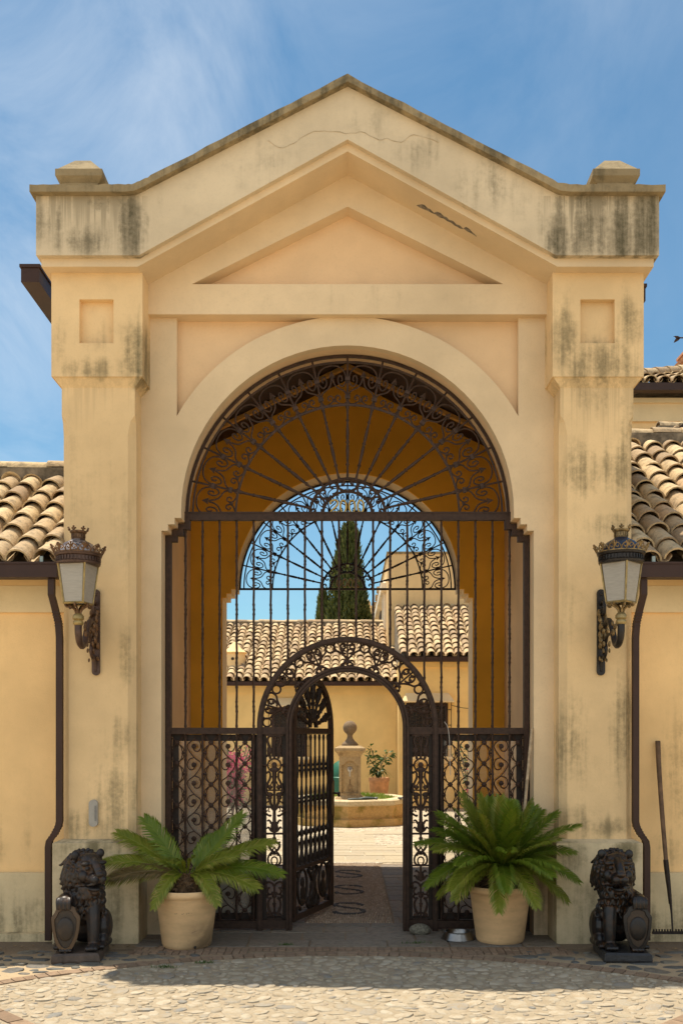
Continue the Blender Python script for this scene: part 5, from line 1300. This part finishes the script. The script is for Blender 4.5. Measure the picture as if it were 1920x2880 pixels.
    for k in range(44):                                             # beard and chest locks
        a = -1.15 + 2.3*(k % 11)/10 + random.uniform(-.05,.05); lv = k//11
        st = hp(.080*math.sin(a)*(1+.16*lv), -.070*math.cos(a) - .012 + .015*lv, -.085 - .042*lv); dr = Vector((.15*math.sin(a), -.10, -1)).normalized(); w = Vector((random.choice((-1,1))*.010, 0, 0))
        q = cr([st, st + dr*.028 + w, st + dr*.058 - w, st + dr*.090 + w*.4], 3); b.tube(q, [.0155*(1 - .5*i/(len(q)-1)) for i in range(len(q))], 6)
    for k in range(7):                                              # forelock swept back
        a = R(50 + 13.3*k); st = Vector((.062*math.cos(a), -.052, .060*math.sin(a) + .024)); q = cr([hp(*v) for v in (st + Vector((0,-.006,.0)), st + Vector((.010*math.cos(a),.015,.010)), st + Vector((.012*math.cos(a),.05,.006)))], 3); b.tube(q, [.013, .015, .016, .017, .017, .016, .014], 6)
    remesh(b, 'lion_body', body_m, Ln, .0058, 3)
    m = MB()                                                        # heraldic shield leaning under the paw
    half = [(0,.405),(.04,.40),(.078,.385),(.092,.355),(.122,.322),(.124,.30),(.116,.23),(.098,.165),(.070,.115),(.045,.085),(.02,.07),(0,.066)]
    out_ = half + [(-x, z) for x, z in half[::-1][1:-1]]
    cx, ty = -.075, .10
    front = []; n = len(out_)
    def sp(x, z, d): x *= .80; return V(cx + x, -.250 + d + ty*(z-.06)*.25 + .9*x*x, z)
    ctr = sp(0,.24,-.012)
    inner = [sp(x*.78, .24 + (z-.24)*.80, -.004) for x, z in out_]; rimo = [sp(x, z, 0) for x, z in out_]; back = [sp(x, z, .022) for x, z in out_]; inn2 = [sp(x*.74, .24 + (z-.24)*.77, .004) for x, z in out_]
    m.v = [tuple(p) for p in rimo + inner + inn2 + back] + [tuple(ctr + Vector((0,.012,0))), tuple(sp(0,.24,.024))]
    for k in range(n):
        j = (k+1) % n; m.f += [(k, j, n+j, n+k), (n+k, n+j, 2*n+j, 2*n+k), (2*n+k, 2*n+j, 4*n), (j, k, 3*n+k, 3*n+j), (3*n+j, 3*n+k, 4*n+1)]
    m.ball(sp(0,.235,-.002), .058, .014, .085, 16, 8)
    sh_ = m.build('shield', shield_m, Ln, smooth=35)
    m = MB(); m.frustum(-.165,.165,-.205,.235,.0, -.168,.168,-.208,.238,.015).frustum(-.168,.168,-.208,.238,.015,-.165,.165,-.205,.235,.052).frustum(-.165,.165,-.205,.235,.052,-.15,.15,-.19,.22,.066)
    if True: m.xf(Matrix.Translation((0,-.075,0)))
    m.build('base', base_m, Ln, smooth=30)
    Ln.scale = (1.0, 1.0, 1.0)
    return Ln
LB = bronze('lion_bronze', (.022,.018,.017), (.12,.055,.018), .42); LK = bronze('lion_black', (.010,.009,.009), (.11,.045,.012), .34)
SHB = bronze('shield_brown', (.030,.022,.016), (.11,.066,.033), .45); SHK = bronze('shield_dark', (.014,.011,.009), (.065,.038,.02), .4)
BS = plain('worn_bronze_base', (.075,.052,.038), .55, 0, .5, 14, .3, local=True); BK = plain('black_base', (.022,.021,.022), .4, 0, .4, 14, .3, local=True)
lion((at(226,2709,6.73).x-.06, 7.0, 0), R(6), False, R(34), 'dark bronze lion left of the gate, head turned aside, paw on a shield', (LB, SHB, BS))
lion((at(1765,2700,6.78).x + .01, 7.02, 0), R(-4), True, R(0), 'glossy black lion right of the gate, facing forward, paw on a shield', (LK, SHK, BK))

# ------------------------------------------------------------------ cycads in pots
def pot_mat(name, base, stain):
    t = NT(name); p = t.obj(); sp = t.n('ShaderNodeSeparateXYZ'); t.l(p, sp.inputs[0]); n = t.noise(t.map(p, (2,2,9)), 2.0, 5, .6); n2 = t.noise(p, 45, 4, .7); big = t.noise(p, 5, 4, .6, .5)
    c = t.mix(t.rng(n, .35, .68), base, tuple(q*.80 for q in base)); c = t.mix(t.math('MULTIPLY', t.rng(n2, .55, .75), .35), c, tuple(q*.55 for q in base))
    d = t.math('MULTIPLY', t.rng(sp.outputs[2], .30, .02), t.rng(sp.outputs[0], -.05, .13)); c = t.mix(t.math('MULTIPLY', t.math('MULTIPLY', d, t.rng(big, .3, .6)), stain), c, (.10,.065,.035))
    t.bump(t.math('ADD', n2, n), .25, .006); return t.fin(c, .85, spec=.25)
def plant_pot(loc, label, mat, stamp):
    P_ = thing('plant_pot', label, 'flower pot', loc)
    m = MB(); m.lathe([(0,0),(.172,0),(.180,.008),(.188,.03),(.232,.375),(.238,.385),(.250,.395),(.254,.41),(.252,.43),(.244,.44),(.228,.438),(.222,.42),(.212,.34),(0,.338)], (0,0,0), 48); m.build('pot_body', mat, P_, smooth=40)
    m = MB(); m.lathe([(0,.35),(.14,.362),(.211,.35),(.211,.34),(0,.339)], (0,0,0), 24); m.build('soil', plain('dark_soil', (.035,.024,.016), .95, 0, .5, 40, .5), P_, smooth=50)
    m = MB(); m.lathe([(.011,0),(.011,.004),(0,.005)], (math.sin(R(28))*.188, -math.cos(R(28))*.188, .022), 10, (math.sin(R(28)), -math.cos(R(28)), .12)); m.build('drain_hole', M['iron_dark'], P_) if stamp else None
    if stamp:                                                       # faint worn maker's scribble
        m = MB()
        for p in ([(-.05,.02),(-.065,.005),(-.05,-.01),(-.03,.0),(-.04,.018)],[(-.02,.018),(-.012,.006)],[(.0,.015),(.0,-.012),(.018,.0),(.004,.016)],[(.028,.004),(.04,.004),(.034,-.012),(.03,0)],[(.05,.008),(.044,-.004),(.056,-.008)],[(.064,.006),(.072,-.008)]):
            q = [Vector(((.219)*math.sin(a/.219), -(.219)*math.cos(a/.219), .29 + b)) for a, b, _ in cr([(a,b,0) for a,b in p], 3)]; m.tube(q, .0018, 4)
        q = cr([(.02,.12),(.045,.13),(.08,.14)] and [Vector((.2*math.sin(a), -.2025*math.cos(a), z)) for a, z in ((.35,.135),(.5,.145),(.68,.158))], 3); m.tube(q, .002, 4)
        m.build('maker_mark', plain('scuff_brown', (.22,.14,.08), .9), P_)
    return P_
plant_pot((-1.225, 7.30, 0), 'pale clay pot with a dark stain near its foot, left of the gate', pot_mat('stained_clay', (.76,.51,.265), .9), True)
plant_pot((1.19, 7.47, 0), 'plain pale clay pot with a dense palm, right of the gate', pot_mat('clean_clay', (.76,.495,.25), .4), False)
def frond(parent, base, tip, rise, mat, lw=.105, n=46, seed=0, tilt=.35):
    rnd = random.Random(seed); b, t = Vector(base), Vector(tip); mid = b.lerp(t, .45) + Vector((0,0,rise))
    def bz(u): return b*(1-u)**2 + mid*2*u*(1-u) + t*u*u
    L = sum((bz((i+1)/20)-bz(i/20)).length for i in range(20)); n = max(40, int(L*165))
    m = MB(); m.tube([bz(i/12) for i in range(13)], [.0075*(1-.75*i/12) for i in range(13)], 5)
    for i in range(n):
        u = .10 + .90*i/(n-1); p = bz(u); T = (bz(min(1,u+.02)) - bz(max(0,u-.02))).normalized(); S = T.cross(Vector((0,-tilt,1))); S = S.normalized() if S.length > .15 else T.cross(Vector((0,-1,.2))).normalized(); N = S.cross(T).normalized()
        ln = lw*(.40 + .60*min(1, (u-.05)/.25))*(1 if u < .70 else 1 - .62*((u-.70)/.30)**1.5)
        fwd = .75 + .75*u
        for s in (-1, 1):
            d = (S*s*1.0 + T*fwd + N*.24).normalized(); d = (d + Vector((rnd.gauss(0,.05), rnd.gauss(0,.05), rnd.gauss(0,.05)))).normalized(); l = ln*rnd.uniform(.88,1.08)
            w = d.cross(N).normalized()*.0042; e = p + d*l - Vector((0,0,l*l*.9)) - N*l*.12; q = p + d*l*.55
            m.add([p - w*.7, p + w*.7, q + w + N*.002, e, q - w + N*.002], [(0,1,2,4),(4,2,3)])
    return m.build('frond', mat, parent)
def frond_mat(name, a, b, tipc):
    t = NT(name); r = t.rnd(); n = t.noise(t.pos(), 9, 3); c = t.ramp(r, [(0,a),(.5,b),(.86,tuple(x*.7+y*.3 for x,y in zip(b,tipc))),(1,tipc)]); c = t.mix(t.math('MULTIPLY', t.rng(n,.45,.7), .5), c, tuple(q*.7 for q in a)); t.fin(c, .38, spec=.45)
    tl = t.n('ShaderNodeBsdfTranslucent'); t.l(t.mix(.5, c, (.12,.20,.01)), tl.inputs[0]); mx = t.n('ShaderNodeMixShader'); mx.inputs[0].default_value = .4
    t.l(t.b.outputs[0], mx.inputs[1]); t.l(tl.outputs[0], mx.inputs[2]); t.l(mx.outputs[0], t.o.inputs[0]); return t.m
FRA = frond_mat('cycad_green', (.115,.19,.014), (.18,.255,.020), (.36,.35,.055)); FRY = frond_mat('cycad_yellow_green', (.19,.235,.020), (.27,.30,.032), (.50,.40,.10)); FRB = frond_mat('cycad_browning', (.14,.10,.035), (.20,.13,.05), (.35,.24,.10))
def crown_stem(parent, r, h, n, seed):
    rnd = random.Random(seed); m = MB(); m.ball((0,0,.04), r*.85, r*.85, h, 12, 8)
    for _ in range(n):
        a = rnd.uniform(0, 6.28); e = rnd.uniform(-.35, 1.15); d = Vector((math.cos(a)*math.cos(e), math.sin(a)*math.cos(e), math.sin(e)*1.0)); p = Vector((d.x*r*.82, d.y*r*.82, d.z*h*.9 + .04)); l = rnd.uniform(.025,.055)
        m.tube([p, p + d*l*.5, p + d*l + Vector((0,0,-.008))], [.009,.008,.0035], 5)
    return m.build('trunk', plain('cycad_scales', (.13,.075,.035), .95, 0, .6, 30, .3), parent, smooth=50)
lc = thing('cycad', 'sparse cycad with long drooping fronds in the stained clay pot', 'cycad', (-1.225, 7.30, .40)); crown_stem(lc, .15, .12, 260, 5)
b0 = (0,0,.06)
FL = [((-.34,.08,.53),.05,0),((-.54,.05,.41),.06,1),((-.46,.16,.33),.07,0),((-.63,-.06,.17),.10,1),((-.60,-.16,.02),.09,1),((-.52,-.20,.07),.08,2),((.41,.10,.56),.02,0),((.66,.04,.33),.09,1),((.40,-.16,.25),.07,1),((.73,-.08,.08),.12,0),((.55,-.20,-.02),.12,1),((-.19,-.30,-.16),.18,1),((.27,-.27,-.14),.17,1),((.28,.34,.34),.2,0),((-.05,-.22,.19),.12,1),((-.12,-.16,.20),.08,1),((.07,-.15,.22),.08,1)]
for k, (t_, ri, c) in enumerate(FL): frond(lc, (t_[0]*.08, t_[1]*.08, .14), (t_[0], t_[1], t_[2]*.9+.085), ri, (FRA, FRY, FRB)[c], .155*min(1, Vector(t_).length/.55), seed=k, tilt=.6)
rc = thing('cycad', 'dense dark green cycad with a full crown of fronds right of the gate', 'cycad', (1.19, 7.47, .42)); crown_stem(rc, .14, .12, 200, 6)
rnd = random.Random(12); k = 0
for (el, n, L, ri, cc) in ((80,3,.54,.01,0),(64,7,.60,.03,0),(46,9,.63,.06,0),(28,10,.64,.10,0),(11,11,.63,.14,0),(-6,10,.60,.18,0),(-20,9,.56,.20,1),(66,4,.30,.04,1),(34,5,.36,.07,1)):
    for i in range(n):
        a = 2*PI*(i + rnd.uniform(-.25,.25))/n + el; e = R(el + rnd.uniform(-8,8)); l = L*rnd.uniform(.9,1.1)
        tp = Vector((math.cos(a)*math.cos(e)*l, math.sin(a)*math.cos(e)*l, math.sin(e)*l + .15))
        if math.hypot(tp.x, tp.y) < .27 and tp.z < .02: continue
        frond(rc, (math.cos(a)*.04, math.sin(a)*.04, .15), tp, ri*l/.6, FRY if (cc or rnd.random() < .25) else FRA, .135, seed=100+k); k += 1

# ------------------------------------------------------------------ small things by the gate
bw_ = thing('dog_bowl', 'shiny steel dog bowl beside the right pot', 'bowl', (.868, 7.52, 0))
m = MB(); m.lathe([(.128,.0),(.130,.004),(.106,.056),(.104,.062),(.098,.066),(.094,.062),(.088,.02),(.0,.016)], (0,0,0), 36); m.build('bowl_body', plain('brushed_steel', (.24,.235,.225), .28, 1., .12, 20, local=True), bw_, smooth=50)
m = MB(); m.lathe([(.126,0),(.1335,0),(.1335,.007),(.128,.009)], (0,0,0), 36); m.build('rubber_ring', plain('dark_rubber_ring', (.03,.03,.03), .6), bw_, smooth=50)
m = MB(); random.seed(90); m.ball((0,0,0), .088,.062,.05, 18, 12); m.v = [tuple(Vector(p)*(1 + .09*mnoise.noise(Vector(p)*18))) for p in m.v]
o = m.build('stone', plain('speckled_stone', (.17,.155,.115), .85, 0, .5, 60, .4), None, smooth=60, loc=(.585, 7.70, .04)); tag(o, 'grey rounded stone lying against the right door post', 'stone')
cn = thing('bamboo_cane', 'pale bamboo cane leaning in the right corner of the gate', 'cane', (1.30, 7.54, 0))
a, b = Vector((0,0,0)), Vector((.178,.13,1.665)); m = MB(); pts = []; rr = []
for k in range(8):
    for q, r in ((0,.0135),(.03,.0155),(.06,.013),(.5,.0125),(.97,.013)): pts.append(a.lerp(b, (k+q)/8)); rr.append(r)
m.tube(pts, rr, 9); m.build('cane_stem', plain('dry_bamboo', (.42,.31,.19), .65, 0, .3, 25, .1), cn, smooth=50)
b = Vector((.215,.10,.72)); m = MB(); m.tube([Vector((.05,.02,.0)), Vector((.05,.02,0)).lerp(b,.5), b], .008, 7); m.build('short_cane', plain('grey_cane', (.30,.24,.17), .8), cn)
rk = thing('garden_rake', 'old rake with a worn wooden handle leaning on the right wing wall', 'rake', (2.5, 7.36, 0))
m = MB(); pts = [Vector((-.004,.05,.30)), Vector((-.03,.06,.62)), Vector((-.042,.12,1.0)), Vector((-.05,.17,1.35)), Vector((-.048,.205,1.56))]; m.tube(cr(pts, 5), [.010,.012,.013,.014,.015,.016,.0165,.017,.017,.0175,.018,.018,.018,.018,.0185,.019,.019,.0195,.02,.02,.02], 9); m.build('handle', plain('weathered_wood', (.13,.075,.04), .85, 0, .4, 12, .3), rk, smooth=50)
m = MB(); m.tube(cr([Vector((.0,0,.09)), Vector((.0,.03,.25)), Vector((-.012,.05,.42)), Vector((-.033,.062,.64))], 4), [.006,.006,.007,.007,.008,.010,.012,.014,.016,.018,.019,.020,.020], 8); m.build('socket', M['iron_dark'], rk, smooth=50)
m = MB(); m.box(-.155,.20,-.01,.01,.075,.095)
for k in range(17): m.box(-.15+.0215*k, -.142+.0215*k, -.008,.008,.0955,.112) if k != 7 else None
m.build('rake_head', M['iron_dark'], rk)
ib = thing('wall_sensor', 'small grey capsule shaped box fixed low on the left pillar', 'wall box', (-1.972, 7.448, 1.0))
m = MB(); m.prism([(.034*math.cos(R(a)), .075+.03*math.sin(R(a))) for a in range(0,181,20)] + [(.034*math.cos(R(a)), -.075+.03*math.sin(R(a))) for a in range(180,361,20)], -.03, -.002); m.build('housing', plain('grey_housing', (.36,.33,.28), .6, 0, .1, 10), ib, smooth=40)
m = MB().box(.012,.026,-.034,-.0305,-.06,.06); m.build('lens_strip', plain('grey_lens', (.22,.21,.19), .3), ib)
wv_ = MB(); wv_.tube(cr([at(1249,2030,7.80), at(1258,2045,7.79), at(1263,2080,7.79), at(1264,2130,7.79), at(1266,2180,7.80)], 5), .0028, 5)
tag(wv_.build('loose_cable', plain('white_cable', (.45,.40,.34), .5), None), 'thin pale cable hanging from the gate rail by the right door post', 'cable')
for k, (px, py, sz, lb) in enumerate(((1171,2655,.05,'low weed tuft in the paving in front of the gate opening'), (805,2660,.03,'small weed tuft in the brick row left of the gate opening'), (462,2722,.045,'weed tuft between cobbles at the edge of the shade near the left pot'), (575,2710,.03,'tiny weed tuft in the brick arc in front of the left pot'))):
    Y = EYE*F/(py-HY); random.seed(200+k); m = MB()
    for _ in range(60):
        a = random.uniform(0, 6.28); q = random.uniform(0, sz*1.6); c = Vector((q*math.cos(a)*1.5, q*math.sin(a)*.5, 0)); d = Vector((random.gauss(0,.5), random.gauss(0,.5), 1)).normalized(); L = random.uniform(.01,.03); w = Vector((.003,.001,0))
        m.add([c - w, c + w, c + d*L], [(0,1,2)])
    tag(m.build('weed_tuft', M['leaf'], None, loc=((px-CX)*Y/F, Y, .004)), lb, 'weed')
# dry leaves swept against the foot of the walls
m = MB(); random.seed(230)
for _ in range(160):
    x = random.choice((random.uniform(1.3,3.2), random.uniform(-3,-1.3))); y = 7.30 - abs(random.gauss(0,.09)); a = random.uniform(0,6.28); L = random.uniform(.008,.022)
    u = Vector((math.cos(a)*L, math.sin(a)*L, random.uniform(-.003,.003))); v = Vector((-u.y*.4, u.x*.4, .002)); c = Vector((x, y, .006)); m.add([c-u, c+v, c+u, c-v], [(0,1,2,3)])
tag(m.build('dry_leaves', plain('dry_leaf', (.24,.16,.08), .9, 0, .5, 30)), kind='stuff', label='scattered dry leaves along the foot of the walls')
